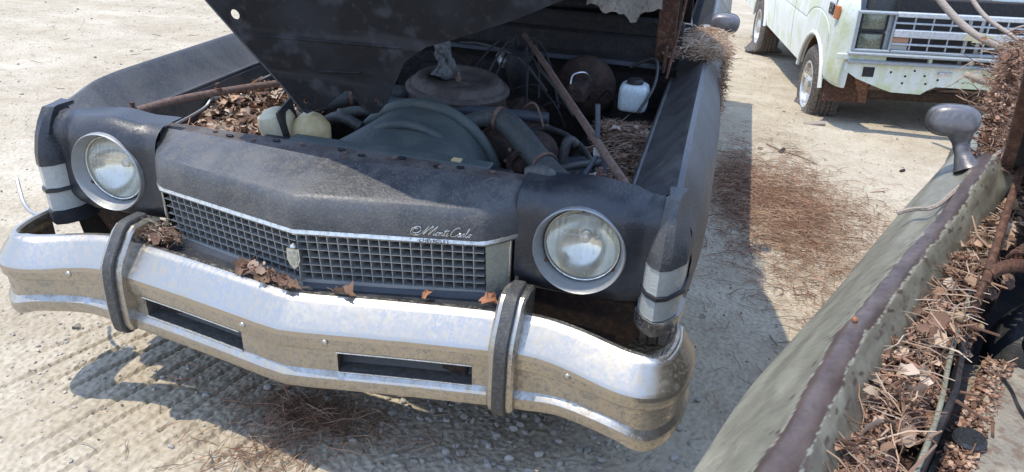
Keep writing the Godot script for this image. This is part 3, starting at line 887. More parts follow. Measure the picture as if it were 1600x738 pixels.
func vtube(called: String, pts: Array, rad, m: Material, parent: Node, n := 10, sm := 5) -> MeshInstance3D:
	var b := MB.new()
	var path := smooth_path(pts, sm) if sm > 0 else pts
	var rr = rad
	if rad is Array:
		rr = []
		for i in path.size():
			var t = float(i) / (path.size() - 1) * (rad.size() - 1)
			var k := mini(int(t), rad.size() - 2)
			rr.append(lerpf(rad[k], rad[k + 1], t - k))
	b.tube(path, rr, n)
	return part(called, b, m, parent, 50)
func vbox(called: String, c: Vector3, s: Vector3, m: Material, parent: Node, bev := .004, rot := Vector3.ZERO) -> MeshInstance3D:
	var b := MB.new(); b.box(c, s, Basis.from_euler(rot), bev)
	return part(called, b, m, parent)
func vlathe(called: String, prof: Array, xf: Transform3D, m: Material, parent: Node, n := 28, crease := 32.0) -> MeshInstance3D:
	var b := MB.new(); b.lathe(prof, xf, n)
	return part(called, b, m, parent, crease)
func rx(a: float) -> Basis: return Basis.from_euler(Vector3(a, 0, 0))

func build_bay() -> void:
	# radiator support with oval holes, radiator, shroud
	var sup := Node3D.new(); sup.name = "radiator_support"; coupe.add_child(sup)
	var b := MB.new()
	b.grid([[Vector3(-.70, .775, -.14), Vector3(.70, .775, -.14)], [Vector3(-.70, .812, -.165), Vector3(.70, .812, -.165)], [Vector3(-.70, .818, -.19), Vector3(.70, .818, -.19)], [Vector3(-.70, .817, -.245), Vector3(.70, .817, -.245)], [Vector3(-.70, .805, -.262), Vector3(.70, .805, -.262)], [Vector3(-.70, .60, -.262), Vector3(.70, .60, -.262)]])
	part("top_rail", b, M.cleaner, sup, 25)
	for x in [-.36, -.22, -.02, .05, .16, .27, .33]:
		var h := MB.new()
		h.lathe([Vector2(.011, .0), Vector2(.011, -.004), Vector2(.0085, -.005), Vector2(.008, -.0005), Vector2(.0001, -.0005)], Transform3D(Basis(Vector3(1, 0, 0), Vector3(0, 1, 0), Vector3(0, 0, .7)), Vector3(x, .8225, -.215 + .012 * sin(x * 30.0))), 12)
		part("mount_hole", h, M.inner_black, sup)
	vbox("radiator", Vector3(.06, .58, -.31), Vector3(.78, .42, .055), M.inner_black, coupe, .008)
	# fan shroud: arched shell from the radiator frame back to the fan ring
	var sh := MB.new()
	var rows := []
	var n := 40
	for k in 9:
		var t := k / 8.0
		var row := []
		for i in n + 1:
			var a := PI * (1.0 - float(i) / n)
			var ca := cos(a); var sa := sin(a)
			var fx := signf(ca) * pow(absf(ca), .55) * .30; var fy := pow(maxf(sa, 0.0), .45) * .215
			var rx_ := ca * .255; var ry := sa * .285
			var e := smoothstep(0.0, 1.0, t)
			row.append(Vector3(.075 + lerpf(fx, rx_, e), .565 + lerpf(fy, ry, e), -.335 - .26 * t))
		rows.append(row)
	sh.grid(rows)
	var shroud := part("fan_shroud", sh, M.shroud, coupe, 40)
	for rr in [[.285, .262, -.600, .02], [.245, .235, -.47, .014]]:
		var pth := []
		for i in 25:
			var a := PI * (1.0 - i / 24.0)
			pth.append(Vector3(.075 + cos(a) * (rr[0] - .02), .565 + sin(a) * (rr[1] + .028), rr[2]))
		vtube("shroud_rib", pth, rr[3], M.shroud, coupe, 8, 0)
	var lip := MB.new()
	lip.box(Vector3(.075, .792, -.325), Vector3(.62, .012, .05), Basis(), .004)
	part("shroud_flange", lip, M.shroud, coupe)
	vbox("warning_tag", Vector3(.285, .8, -.318), Vector3(.028, .006, .022), M.yellowed, coupe, .001)
	# engine block and its dress
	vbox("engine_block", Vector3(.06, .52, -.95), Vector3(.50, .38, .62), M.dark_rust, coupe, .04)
	for sx in [-1.0, 1.0]:
		vbox("valve_cover", Vector3(.06 + .22 * sx, .68, -.95), Vector3(.16, .09, .55), M.dark_rust, coupe, .03, Vector3(0, 0, -.45 * sx))
	var ac := Node3D.new(); ac.name = "air_cleaner"; coupe.add_child(ac)
	ac.set_meta("label", "round brown air cleaner housing with dished lid")
	var at := Transform3D(Basis.from_euler(Vector3(.04, 0, -.05)), Vector3(.075, .765, -.92))
	vlathe("housing", [Vector2(.11, -.03), Vector2(.165, -.02), Vector2(.172, .0), Vector2(.172, .055), Vector2(.180, .060), Vector2(.180, .066)], at, M.cleaner, ac, 44)
	vlathe("lid", [Vector2(.184, .058), Vector2(.185, .066), Vector2(.178, .074), Vector2(.165, .078), Vector2(.150, .098), Vector2(.138, .104), Vector2(.125, .104), Vector2(.115, .094), Vector2(.10, .084), Vector2(.04, .082), Vector2(.03, .088), Vector2(.0001, .09)], at, M.cleaner, ac, 44)
	vlathe("wing_nut", [Vector2(.012, .08), Vector2(.012, .10), Vector2(.006, .104), Vector2(.005, .12), Vector2(.0001, .122)], at, M.rod_rust, ac, 10)
	vtube("snorkel", [Vector3(-.09, .80, -.86), Vector3(-.17, .80, -.82), Vector3(-.27, .79, -.78), Vector3(-.36, .77, -.72)], [.028, .034, .03, .034], M.grey_hose, ac, 12)
	for q in [[-.03, -.76], [.0, -.757], [.17, -.78]]:
		vlathe("vent_hole", [Vector2(.0001, .0), Vector2(.009, .0), Vector2(.009, -.004)], Transform3D(rx(PI / 2), Vector3(q[0] + .02, .785, q[1] - .008)), M.inner_black, ac, 10)
	# intake duct hanging over the accessories
	var du := vtube("intake_duct", [Vector3(.15, .785, -.60), Vector3(.21, .80, -.66), Vector3(.285, .812, -.69), Vector3(.35, .80, -.655), Vector3(.44, .77, -.56), Vector3(.52, .745, -.47), Vector3(.585, .735, -.40)], [.022, .024, .034, .040, .039, .037, .037], M.grey_hose, coupe, 16)
	vlathe("duct_mouth", [Vector2(.038, -.012), Vector2(.041, -.008), Vector2(.041, .004), Vector2(.034, .006), Vector2(.033, -.03)], Transform3D(Basis.looking_at(Vector3(.065, -.01, .07).normalized()) * rx(-PI / 2), Vector3(.592, .734, -.392)), M.inner_black, coupe, 16)
	vtube("cross_brace", [Vector3(-.14, .80, -.745), Vector3(.18, .80, -.765), Vector3(.44, .80, -.79)], .019, M.blue_steel, coupe, 12, 3)
	vlathe("brace_end", [Vector2(.0001, -.03), Vector2(.024, -.028), Vector2(.027, .0), Vector2(.024, .028), Vector2(.0001, .03)], Transform3D(Basis.from_euler(Vector3(0, 0, PI / 2)), Vector3(-.155, .80, -.744)), M.rust, coupe, 14)
	# alternator and pulleys
	vlathe("alternator", [Vector2(.0001, -.13), Vector2(.07, -.12), Vector2(.078, -.09), Vector2(.078, -.02), Vector2(.06, .0), Vector2(.0001, .005)], Transform3D(rx(PI / 2), Vector3(.43, .715, -.58)), M.dark_rust, coupe, 24)
	vlathe("pulley", [Vector2(.0001, .012), Vector2(.018, .012), Vector2(.02, .004), Vector2(.032, .002), Vector2(.036, .014), Vector2(.052, .018), Vector2(.054, .012), Vector2(.044, .0), Vector2(.054, -.012), Vector2(.05, -.016)], Transform3D(rx(PI / 2), Vector3(.425, .72, -.545)), M.dark_rust, coupe, 28)
	vlathe("water_pump", [Vector2(.0001, .02), Vector2(.05, .015), Vector2(.085, .01), Vector2(.09, -.01), Vector2(.05, -.03), Vector2(.05, -.1)], Transform3D(rx(PI / 2), Vector3(.16, .60, -.60)), M.dark_rust, coupe, 24)
	for h in [[[Vector3(.36, .62, -.55), Vector3(.46, .70, -.50), Vector3(.56, .735, -.55), Vector3(.64, .72, -.66)], .012], [[Vector3(.30, .70, -.82), Vector3(.42, .74, -.86), Vector3(.55, .73, -.78), Vector3(.64, .70, -.62), Vector3(.66, .68, -.5)], .009], [[Vector3(.52, .66, -.62), Vector3(.53, .75, -.63), Vector3(.54, .785, -.645), Vector3(.56, .77, -.66)], .016], [[Vector3(-.32, .62, -.62), Vector3(-.28, .74, -.6), Vector3(-.2, .79, -.56), Vector3(-.12, .77, -.55)], .018],
		[[Vector3(.2, .88, -1.40), Vector3(.3, .86, -1.2), Vector3(.42, .84, -1.0), Vector3(.5, .78, -.92)], .006], [[Vector3(.62, .84, -1.44), Vector3(.72, .90, -1.36), Vector3(.74, .84, -1.2), Vector3(.70, .76, -1.1)], .006], [[Vector3(-.1, .86, -1.45), Vector3(.05, .90, -1.3), Vector3(.22, .88, -1.22), Vector3(.36, .80, -1.1)], .005]]:
		vtube("rubber_hose", h[0], h[1], M.rubber, coupe, 8)
	vtube("hose_stub", [Vector3(.52, .835, -.21), Vector3(.545, .848, -.205), Vector3(.575, .845, -.20), Vector3(.585, .828, -.20)], .019, M.rubber, coupe, 10)
	# distributor, wiper motor, booster, master cylinder, reservoirs
	vlathe("distributor_cap", [Vector2(.0001, .11), Vector2(.03, .105), Vector2(.05, .085), Vector2(.055, .04), Vector2(.05, .0), Vector2(.03, -.06)], Transform3D(Basis(), Vector3(.21, .80, -1.27)), M.inner_black, coupe, 20)
	for k in 6:
		var a := TAU * k / 6.0
		vtube("ignition_wire", [Vector3(.21 + cos(a) * .03, .905, -1.27 + sin(a) * .03), Vector3(.21 + cos(a) * .07, .94, -1.27 + sin(a) * .07), Vector3(.21 + cos(a) * .14, .86, -1.2 + sin(a) * .10), Vector3(.21 + cos(a) * .2, .74, -1.1 + sin(a) * .12)], .0045, M.inner_black, coupe, 6)
	vbox("ignition_coil", Vector3(.13, .845, -1.32), Vector3(.05, .05, .09), M.bezel, coupe, .015, Vector3(.2, .5, .3))
	vlathe("brake_booster", [Vector2(.0001, .075), Vector2(.05, .07), Vector2(.09, .055), Vector2(.118, .03), Vector2(.124, .01), Vector2(.118, -.02), Vector2(.09, -.045), Vector2(.0001, -.06)], Transform3D(rx(PI / 2), Vector3(.455, .755, -1.40)), M.dark_rust, coupe, 36)
	vbox("master_cylinder", Vector3(.45, .77, -1.27), Vector3(.075, .07, .15), M.dark_rust, coupe, .012)
	vtube("cylinder_bail", [Vector3(.425, .80, -1.22), Vector3(.43, .835, -1.24), Vector3(.47, .84, -1.27), Vector3(.49, .80, -1.30)], .004, M.trim, coupe, 6)
	var jug := Node3D.new(); jug.name = "washer_reservoir"; coupe.add_child(jug)
	jug.set_meta("label", "bluish white plastic washer reservoir with black cap")
	var tk := MB.new(); var trows := []
	for e in [[-.05, .8], [-.042, .95], [-.02, 1.0], [.025, 1.0], [.042, .93], [.05, .75]]:
		var trow := []
		for q in 32:
			var a := TAU * q / 32.0
			trow.append(Vector3(.668 + signf(cos(a)) * pow(absf(cos(a)), .45) * .055 * e[1], .785 + e[0], -1.22 + signf(sin(a)) * pow(absf(sin(a)), .45) * .05 * e[1]))
		trows.append(trow)
	tk.grid(trows, true); tk.fan(trows[0]); tk.fan(trows[-1])
	part("tank", tk, M.jug, jug, 50)
	vlathe("cap", [Vector2(.03, .0), Vector2(.031, .014), Vector2(.026, .02), Vector2(.0001, .021)], Transform3D(Basis(), Vector3(.668, .833, -1.22)), M.inner_black, jug, 18)
	var bt := Node3D.new(); bt.name = "coolant_bottle"; coupe.add_child(bt)
	vlathe("bottle_body", [Vector2(.0001, -.09), Vector2(.05, -.085), Vector2(.058, -.05), Vector2(.058, .02), Vector2(.05, .045), Vector2(.02, .06), Vector2(.0001, .062)], Transform3D(Basis.from_euler(Vector3(.1, 0, .25)), Vector3(-.325, .79, -.40)), M.cream, bt, 22, 40)
	vbox("strap", Vector3(-.288, .80, -.405), Vector3(.012, .13, .12), M.inner_black, bt, .003, Vector3(.1, .2, .2))
	vlathe("yellowed_tank", [Vector2(.0001, -.08), Vector2(.055, -.075), Vector2(.062, -.03), Vector2(.058, .02), Vector2(.035, .048), Vector2(.0001, .055)], Transform3D(Basis.from_euler(Vector3(.1, 0, -.15)), Vector3(-.225, .785, -.42)), M.yellowed, bt, 22, 40)
	vtube("pale_pipe", [Vector3(-.30, .74, -.60), Vector3(-.2, .78, -.66), Vector3(-.07, .785, -.66), Vector3(.0, .76, -.64)], .018, M.grey_hose, coupe, 10)
	# left brace rod, fender clips, wavy wire along the inner wall
	vtube("brace_rod", [Vector3(-.705, .838, -.245), Vector3(-.655, .845, -.36), Vector3(-.585, .838, -.54), Vector3(-.50, .82, -.76)], .0115, M.rod_rust, coupe, 10)
	for p in [Vector3(-.71, .845, -.24), Vector3(.70, .84, -.26), Vector3(-.60, .85, -.50)]:
		vlathe("rod_bolt", [Vector2(.012, -.01), Vector2(.012, .004), Vector2(.007, .005), Vector2(.007, .02), Vector2(.0001, .021)], Transform3D(Basis(), p), M.rust, coupe, 6, 20)
	vtube("wire_loom", [Vector3(-.748, .715, -.24), Vector3(-.748, .735, -.30), Vector3(-.748, .725, -.42), Vector3(-.748, .735, -.60), Vector3(-.748, .755, -.66), Vector3(-.748, .745, -.75), Vector3(-.748, .75, -1.1)], .005, M.bezel, coupe, 6)
	for z in [-.30, -.66, -1.05]:
		vbox("wire_clip", Vector3(-.751, .765, z), Vector3(.012, .03, .014), M.bezel, coupe, .002, Vector3(.5, 0, 0))
	# loose plates at the right side, prop rod and stay
	vbox("battery_tray", Vector3(.60, .672, -.62), Vector3(.14, .012, .34), M.blue_steel, coupe, .003, Vector3(.05, .12, .1))
	for e in [[Vector3(.30, .812, -.685), Vector3(1, -.1, .25), .038], [Vector3(.50, .751, -.495), Vector3(.7, -.2, .75), .041], [Vector3(-.27, .79, -.78), Vector3(-1, -.1, .5), .034], [Vector3(.16, .788, -.61), Vector3(.7, .2, -.7), .026]]:
		vlathe("hose_clamp", [Vector2(e[2] - .001, -.006), Vector2(e[2] + .0025, -.006), Vector2(e[2] + .0025, .006), Vector2(e[2] - .001, .006)], Transform3D(Basis.looking_at(e[1].normalized()) * rx(-PI / 2), e[0]), M.rod_rust, coupe, 18, 20)
	for k in 10:
		var a := TAU * k / 10.0
		vlathe("cover_bolt", [Vector2(.006, -.002), Vector2(.006, .004), Vector2(.0001, .005)], Transform3D(rx(PI / 2), Vector3(.425 + cos(a) * .065, .72 + sin(a) * .065, -.566)), M.rod_rust, coupe, 6, 20)
	rng.seed = 88
	for k in 16:
		var a := Vector3(rng.randf_range(-.1, .55), rng.randf_range(.68, .80), rng.randf_range(-1.35, -.7))
		var d := Vector3(rng.randf_range(-.25, .25), rng.randf_range(-.05, .06), rng.randf_range(-.25, .25))
		vtube("loose_wire", [a, a + d * .4 + Vector3(0, .05, 0), a + d * .8 + Vector3(0, .02, .03), a + d + Vector3(0, -.06, 0)], rng.randf_range(.002, .004), M.inner_black if k % 3 else M.rod_rust, coupe, 5)
	for k in 9:
		vlathe("rail_bolt", [Vector2(.007, 0), Vector2(.007, .005), Vector2(.0001, .006)], Transform3D(Basis(), Vector3(-.56 + k * .14, .8185, -.20 - .02 * (k % 2))), M.rod_rust, coupe, 6, 20)
	# firewall and cowl
	var fw := MB.new()
	fw.grid([[Vector3(-.80, .35, -1.50), Vector3(.80, .35, -1.50)], [Vector3(-.80, .80, -1.50), Vector3(.80, .80, -1.50)], [Vector3(-.80, .835, -1.48), Vector3(.80, .835, -1.48)], [Vector3(-.80, .85, -1.48), Vector3(.80, .85, -1.48)], [Vector3(-.80, .865, -1.52), Vector3(.80, .865, -1.52)], [Vector3(-.80, .93, -1.54), Vector3(.80, .93, -1.54)]])
	part("firewall", fw, M.shaded_rust, coupe, 20)
	vbox("firewall_seam", Vector3(.1, .845, -1.468), Vector3(1.3, .018, .018), M.blue_steel, coupe, .003)
	for e in [[-.2, .70, .16], [.05, .74, .12], [.60, .66, .1], [-.5, .66, .14]]:
		vbox("firewall_box", Vector3(e[0], e[1], -1.47), Vector3(e[2], .12, .06), M.shaded_rust, coupe, .015)
	var cw := MB.new()
	cw.grid([[Vector3(-.82, .93, -1.545), Vector3(.82, .93, -1.545)], [Vector3(-.82, .937, -1.56), Vector3(.82, .937, -1.56)], [Vector3(-.82, .942, -1.86), Vector3(.82, .942, -1.86)]])
	part("cowl", cw, M.shaded_rust, coupe, 20)
	vbox("gap_strip", Vector3(0, .968, -1.60), Vector3(1.60, .075, .05), M.shaded_rust, coupe, .01)  # dark strip added to close the bright gap between cowl and hood
	for i in 14:
		vbox("cowl_slot", Vector3(-.52 + .08 * i, .943, -1.66), Vector3(.05, .004, .06), M.inner_black, coupe, 0)
	# hood hinges
	for sx in [-1.0, 1.0]:
		var h := Node3D.new(); h.name = "hood_hinge"; coupe.add_child(h, true)
		vbox("hinge_arm", Vector3(.745 * sx, 1.02, -1.40), Vector3(.070, .30, .02), M.rust, h, .003, Vector3(.25, 0, 0))
		vbox("hinge_plate", Vector3(.755 * sx, .90, -1.42), Vector3(.01, .10, .14), M.rust, h, .003)
		vtube("hinge_link", [Vector3(.775 * sx, .85, -1.28), Vector3(.785 * sx, .95, -1.33), Vector3(.80 * sx, 1.10, -1.36), Vector3(.81 * sx, 1.25, -1.36)], .006, M.rust, h, 8)
	# twisted rag standing on the air cleaner
	var rag := MB.new()
	for k in 3:
		var pth := []; var rad := []
		for i in 15:
			var t := i / 14.0
			var a := t * 7.0 + k * 2.1
			pth.append(Vector3(.012 + cos(a) * .016 + .02 * sin(t * 5.0), .862 + t * .19, -.92 + sin(a) * .016))
			rad.append((.016 + .007 * sin(t * 19.0 + k * 2.0)) * (1.25 - t * .55))
		rag.tube(pth, rad, 8)
	var rg := part("twisted_rag", rag, M.rag, self, 50)
	tag(rg, "grey twisted rag standing on the air cleaner of the black coupe", "rag")
func coil(a: Vector3, c: Vector3, r: float, turns: int) -> Array:
	var o := []
	var d := (c - a).normalized(); var x := d.cross(Vector3.RIGHT).normalized(); var y := d.cross(x)
	for i in turns * 8 + 1:
		var g := TAU * i / 8.0
		o.append(a.lerp(c, float(i) / (turns * 8)) + x * cos(g) * r + y * sin(g) * r)
	return o

func hood_point(u: float, t: float) -> Vector3:   # u from the right side (0) to the left side (1), t from cowl to front
	var rear := Vector3(lerpf(-.78, .815, u), .962, -1.82)
	var fr := Vector3(-.555, 1.55, -.125); var fc := Vector3(.0, 1.74, .085); var fl := Vector3(.82, 1.97, .0)
	var front := fr.lerp(fc, u / .42) if u < .42 else fc.lerp(fl, (u - .42) / .58)
	var p := rear.lerp(front, t)
	p.y += sin(t * PI) * lerpf(.03, .24, u * u)
	p.z += -sin(t * PI) * lerpf(.0, .10, u)
	return p
func build_hood() -> void:
	var h := Node3D.new(); h.name = "hood"; coupe.add_child(h)
	h.set_meta("label", "raised crooked hood, rusty brown underneath")
	var b := MB.new(); var inn := MB.new()
	var top := []; var bot := []
	for i in 25:
		var r0 := []; var r1 := []
		for j in 21:
			var u := i / 24.0; var t := j / 20.0
			var p := hood_point(u, t)
			r0.append(p + Vector3(0, .016, -.006)); r1.append(p)
		top.append(r0); bot.append(r1)
	b.grid(top); inn.grid(bot)
	part("outer_skin", b, M.paint, h, 30)
	part("inner_skin", inn, M.shaded_rust, h, 30)
	var e := MB.new()
	for k in [0, 24]: e.grid([top[k], bot[k]])
	var f0 := []; var f1 := []; var g0 := []; var g1 := []
	for i in 25: f0.append(top[i][20]); f1.append(bot[i][20]); g0.append(top[i][0]); g1.append(bot[i][0])
	e.grid([f0, f1]); e.grid([g0, g1])
	part("rim_flange", e, M.rust, h)
	for path in [[[.04, .0], [.04, 1.0]], [[.96, .0], [.96, 1.0]], [[.05, .05], [.95, .05]], [[.1, .1], [.45, .9]], [[.9, .1], [.45, .9]], [[.06, .16], [.94, .16]], [[.05, .95], [.95, .95]]]:
		var pth := []
		for k in 13:
			var q := k / 12.0
			pth.append(hood_point(lerpf(path[0][0], path[1][0], q), lerpf(path[0][1], path[1][1], q)) + Vector3(0, -.012, .012))
		vtube("brace", pth, .022, M.shaded_rust, h, 8, 0)
	# torn pale insulation hanging under its rear edge
	var ins := MB.new()
	rng.seed = 12
	var rr := []
	for i in 19:
		var t := i / 18.0
		var x := lerpf(.44, .72, t)
		var lo := 1.10 - .035 * sin(t * PI) - rng.randf() * .022 - (.02 if i == 11 or i == 12 else 0.0)
		var zz := -1.34 + .008 * sin(t * 7.0) + rng.randf() * .003
		rr.append([Vector3(x, 1.17, zz - .05), Vector3(x, 1.13, zz - .02), Vector3(x, (lo + 1.13) * .5, zz + .001), Vector3(x + rng.randf() * .006, lo, zz + .006)])
	ins.grid(rr)
	part("torn_insulation", ins, M.plate, h, 40)

func build_panel() -> void:
	# loose black sheet hanging over the engine, its lower end notched and drilled
	var o := thing("sheet_panel", "black sheet metal panel with bolt holes and notched end leaning over the engine", "panel")
	var pts := [[-.509, 1.377], [-.364, 1.199], [-.246, 1.056], [-.184, .982], [-.138, .918], [-.119, .911], [-.094, .924], [-.052, .943], [-.017, .975], [.01, .995], [.028, .994], [.038, .972], [.05, .947], [.071, .935], [.098, .943], [.127, .976], [.155, 1.033], [.185, 1.093], [.245, 1.138], [.338, 1.173], [.467, 1.226], [.587, 1.285], [.698, 1.35], [.743, 1.457], [-.30, 1.52]]
	var k := sqrt(1.0 + .16 * .16)
	var poly := PackedVector2Array()
	for p in pts: poly.append(Vector2(p[0], (p[1] - .95) * k))
	var xf := Transform3D(Basis(Vector3(1, 0, 0), Vector3(0, 1, .16).normalized(), Vector3(0, -.16, 1).normalized()), Vector3(0, .95, -.22))
	var holes := []
	for h in [[-.281, 1.17, .0135], [-.117, .948, .0075], [.095, .977, .0075]]:
		holes.append([Vector2(h[0], (h[1] - .95) * k), h[2]])
	# triangulate with holes by cutting a slit to the outline
	var cut := poly
	for h in holes:
		var best := 0; var bd := 1e9
		for i in cut.size():
			var d: float = cut[i].distance_to(h[0])
			if d < bd: bd = d; best = i
		var ring := PackedVector2Array()
		var a0: float = (cut[best] - h[0]).angle()
		var ccw := not Geometry2D.is_polygon_clockwise(cut)
		for q in 13:
			var a := a0 + (-1.0 if ccw else 1.0) * TAU * q / 12.0
			ring.append(h[0] + Vector2(cos(a), sin(a)) * h[1] * (1.0 if q < 12 else .999))
		var nx := PackedVector2Array()
		for i in cut.size():
			nx.append(cut[i])
			if i == best:
				nx.append_array(ring)
				nx.append(cut[i] + (cut[(i + 1) % cut.size()] - cut[i]).normalized() * .0004)
		cut = nx
	var b := MB.new(); b.prism(cut, .0025, xf)
	part("sheet", b, M.panel_black, o, 20)
	for h in holes:
		var w := MB.new()
		w.lathe([Vector2(h[1] + .014, .0), Vector2(h[1] + .013, .0015), Vector2(h[1], .001), Vector2(h[1], -.001)], Transform3D(xf.basis * rx(PI / 2), xf * Vector3(h[0].x, h[0].y, .0026)), 20)
		part("pressed_ring", w, M.panel_black, o, 30)
	# pressed beads in the sheet
	for e in [[-.30, 1.24, .28, 1.27], [-.22, 1.12, .18, 1.13], [-.06, 1.04, .06, 1.05]]:
		var q := []
		for t in 7: q.append(xf * Vector3(lerpf(e[0], e[2], t / 6.0), (lerpf(e[1], e[3], t / 6.0) - .95) * k, .001))
		vtube("pressed_bead", q, .0045, M.panel_black, o, 8, 0)
	# rolled stiffening bead along the left edge
	var bead := []
	for p in [poly[0], poly[1], poly[2], poly[3], poly[4]]: bead.append(xf * Vector3(p.x + .004, p.y, .001))
	vtube("edge_bead", bead, .003, M.paint, o, 6, 2)

func build_rest_of_coupe() -> void:
	# doors, quarters, deck, glass house; mostly outside the frame
	for sx in [-1.0, 1.0]:
		var zs := []
		var z := -1.725
		while z > -3.05: zs.append(z); z -= .12
		var b := MB.new(); b.grid(fender_rows(zs, sx))
		part("door", b, M.paint, coupe, 30)
		zs = []; z = -3.06
		while z > -5.3: zs.append(z); z -= .12
		var q := MB.new(); q.grid(fender_rows(zs, sx))
		part("rear_quarter", q, M.paint, coupe, 30)
	var d := MB.new()
	d.grid([[Vector3(-.80, .84, -3.9), Vector3(.80, .84, -3.9)], [Vector3(-.82, .93, -4.0), Vector3(.82, .93, -4.0)], [Vector3(-.82, .90, -5.2), Vector3(.82, .90, -5.2)], [Vector3(-.9, .75, -5.26), Vector3(.9, .75, -5.26)], [Vector3(-.9, .32, -5.24), Vector3(.9, .32, -5.24)]])
	part("trunk_lid", d, M.paint, coupe)
	var fl := MB.new(); fl.box(Vector3(0, .33, -3.3), Vector3(1.8, .03, 3.6))
	part("floor_pan", fl, M.dark_rust, coupe)
	var ws := MB.new()
	ws.grid([[Vector3(-.76, .95, -1.88), Vector3(.76, .95, -1.88)], [Vector3(-.60, 1.33, -2.5), Vector3(.60, 1.33, -2.5)]])
	part("windshield", ws, M.glass, coupe)
	var roof := MB.new()
	roof.grid([[Vector3(-.62, 1.32, -2.5), Vector3(0, 1.35, -2.48), Vector3(.62, 1.32, -2.5)], [Vector3(-.64, 1.35, -3.0), Vector3(0, 1.38, -3.0), Vector3(.64, 1.35, -3.0)], [Vector3(-.62, 1.32, -3.5), Vector3(0, 1.35, -3.5), Vector3(.62, 1.32, -3.5)], [Vector3(-.76, .94, -4.05), Vector3(0, .95, -4.05), Vector3(.76, .94, -4.05)]])
	part("roof", roof, M.paint, coupe, 50)
	for sx in [-1.0, 1.0]:
		vtube("windshield_pillar", [Vector3(.80 * sx, .93, -1.84), Vector3(.72 * sx, 1.12, -2.14), Vector3(.63 * sx, 1.33, -2.5)], .03, M.chalk, coupe, 10)
		var dt := MB.new(); dt.grid([[Vector3(.79 * sx, .80, -1.8), Vector3(.79 * sx, .80, -4.0)], [Vector3(.80 * sx, .935, -1.8), Vector3(.80 * sx, .935, -4.0)]])
		part("door_top", dt, M.paint, coupe)
		build_wheel(coupe, Vector3(.83 * sx, .27, -.98), sx, .33, .20, .19, slope(-.98), .5)
		build_wheel(coupe, Vector3(.83 * sx, .13, -3.95), sx, .33, .20, .19, slope(-3.95), .5)
	vbox("dashboard", Vector3(0, .86, -2.1), Vector3(1.5, .14, .3), M.inner_black, coupe, .03)
	for x in [-.38, .38]:
		vbox("seat", Vector3(x, .62, -2.9), Vector3(.6, .6, .22), M.inner_black, coupe, .06, Vector3(.2, 0, 0))
	var m := Node3D.new(); m.name = "door_mirror"; coupe.add_child(m)
	m.set_meta("label", "oval grey door mirror beside the straw covered cowl")
	mirror(m, Vector3(.955, .968, -1.85), Vector3(.060, .042, .034), M.mirror_shell)
	vbox("mirror_stalk", Vector3(.90, .945, -1.86), Vector3(.07, .02, .03), M.mirror_shell, m, .006)
func mirror(parent: Node, c: Vector3, h: Vector3, mat: Material, bas := Basis()) -> void:
	var b := MB.new()
	var rows := []
	for i in 12:
		var t := i / 11.0
		var z := lerpf(-1.0, .62, t)
		var k := pow(maxf(1.0 - pow(absf(z if z < 0 else z * .55), 2.6), 0.0), .45)
		var row := []
		for j in 28:
			var a := TAU * j / 28.0
			row.append(c + bas * Vector3(h.x * signf(cos(a)) * pow(absf(cos(a)), .75) * k, h.y * signf(sin(a)) * pow(absf(sin(a)), .75) * k, -z * h.z))
		rows.append(row)
	b.grid(rows, true); b.fan(rows[0])
	part("mirror_shell", b, mat, parent, 50)
	var gk := MB.new(); var gp_ := []
	for q in rows[11]: gp_.append(q)
	gp_.append(rows[11][0]); gk.tube(gp_, .004, 6, false)
	part("mirror_gasket", gk, M.rubber, parent, 50)
	var g := MB.new(); g.fan(rows[11])
	part("mirror_glass", g, M.trim, parent)

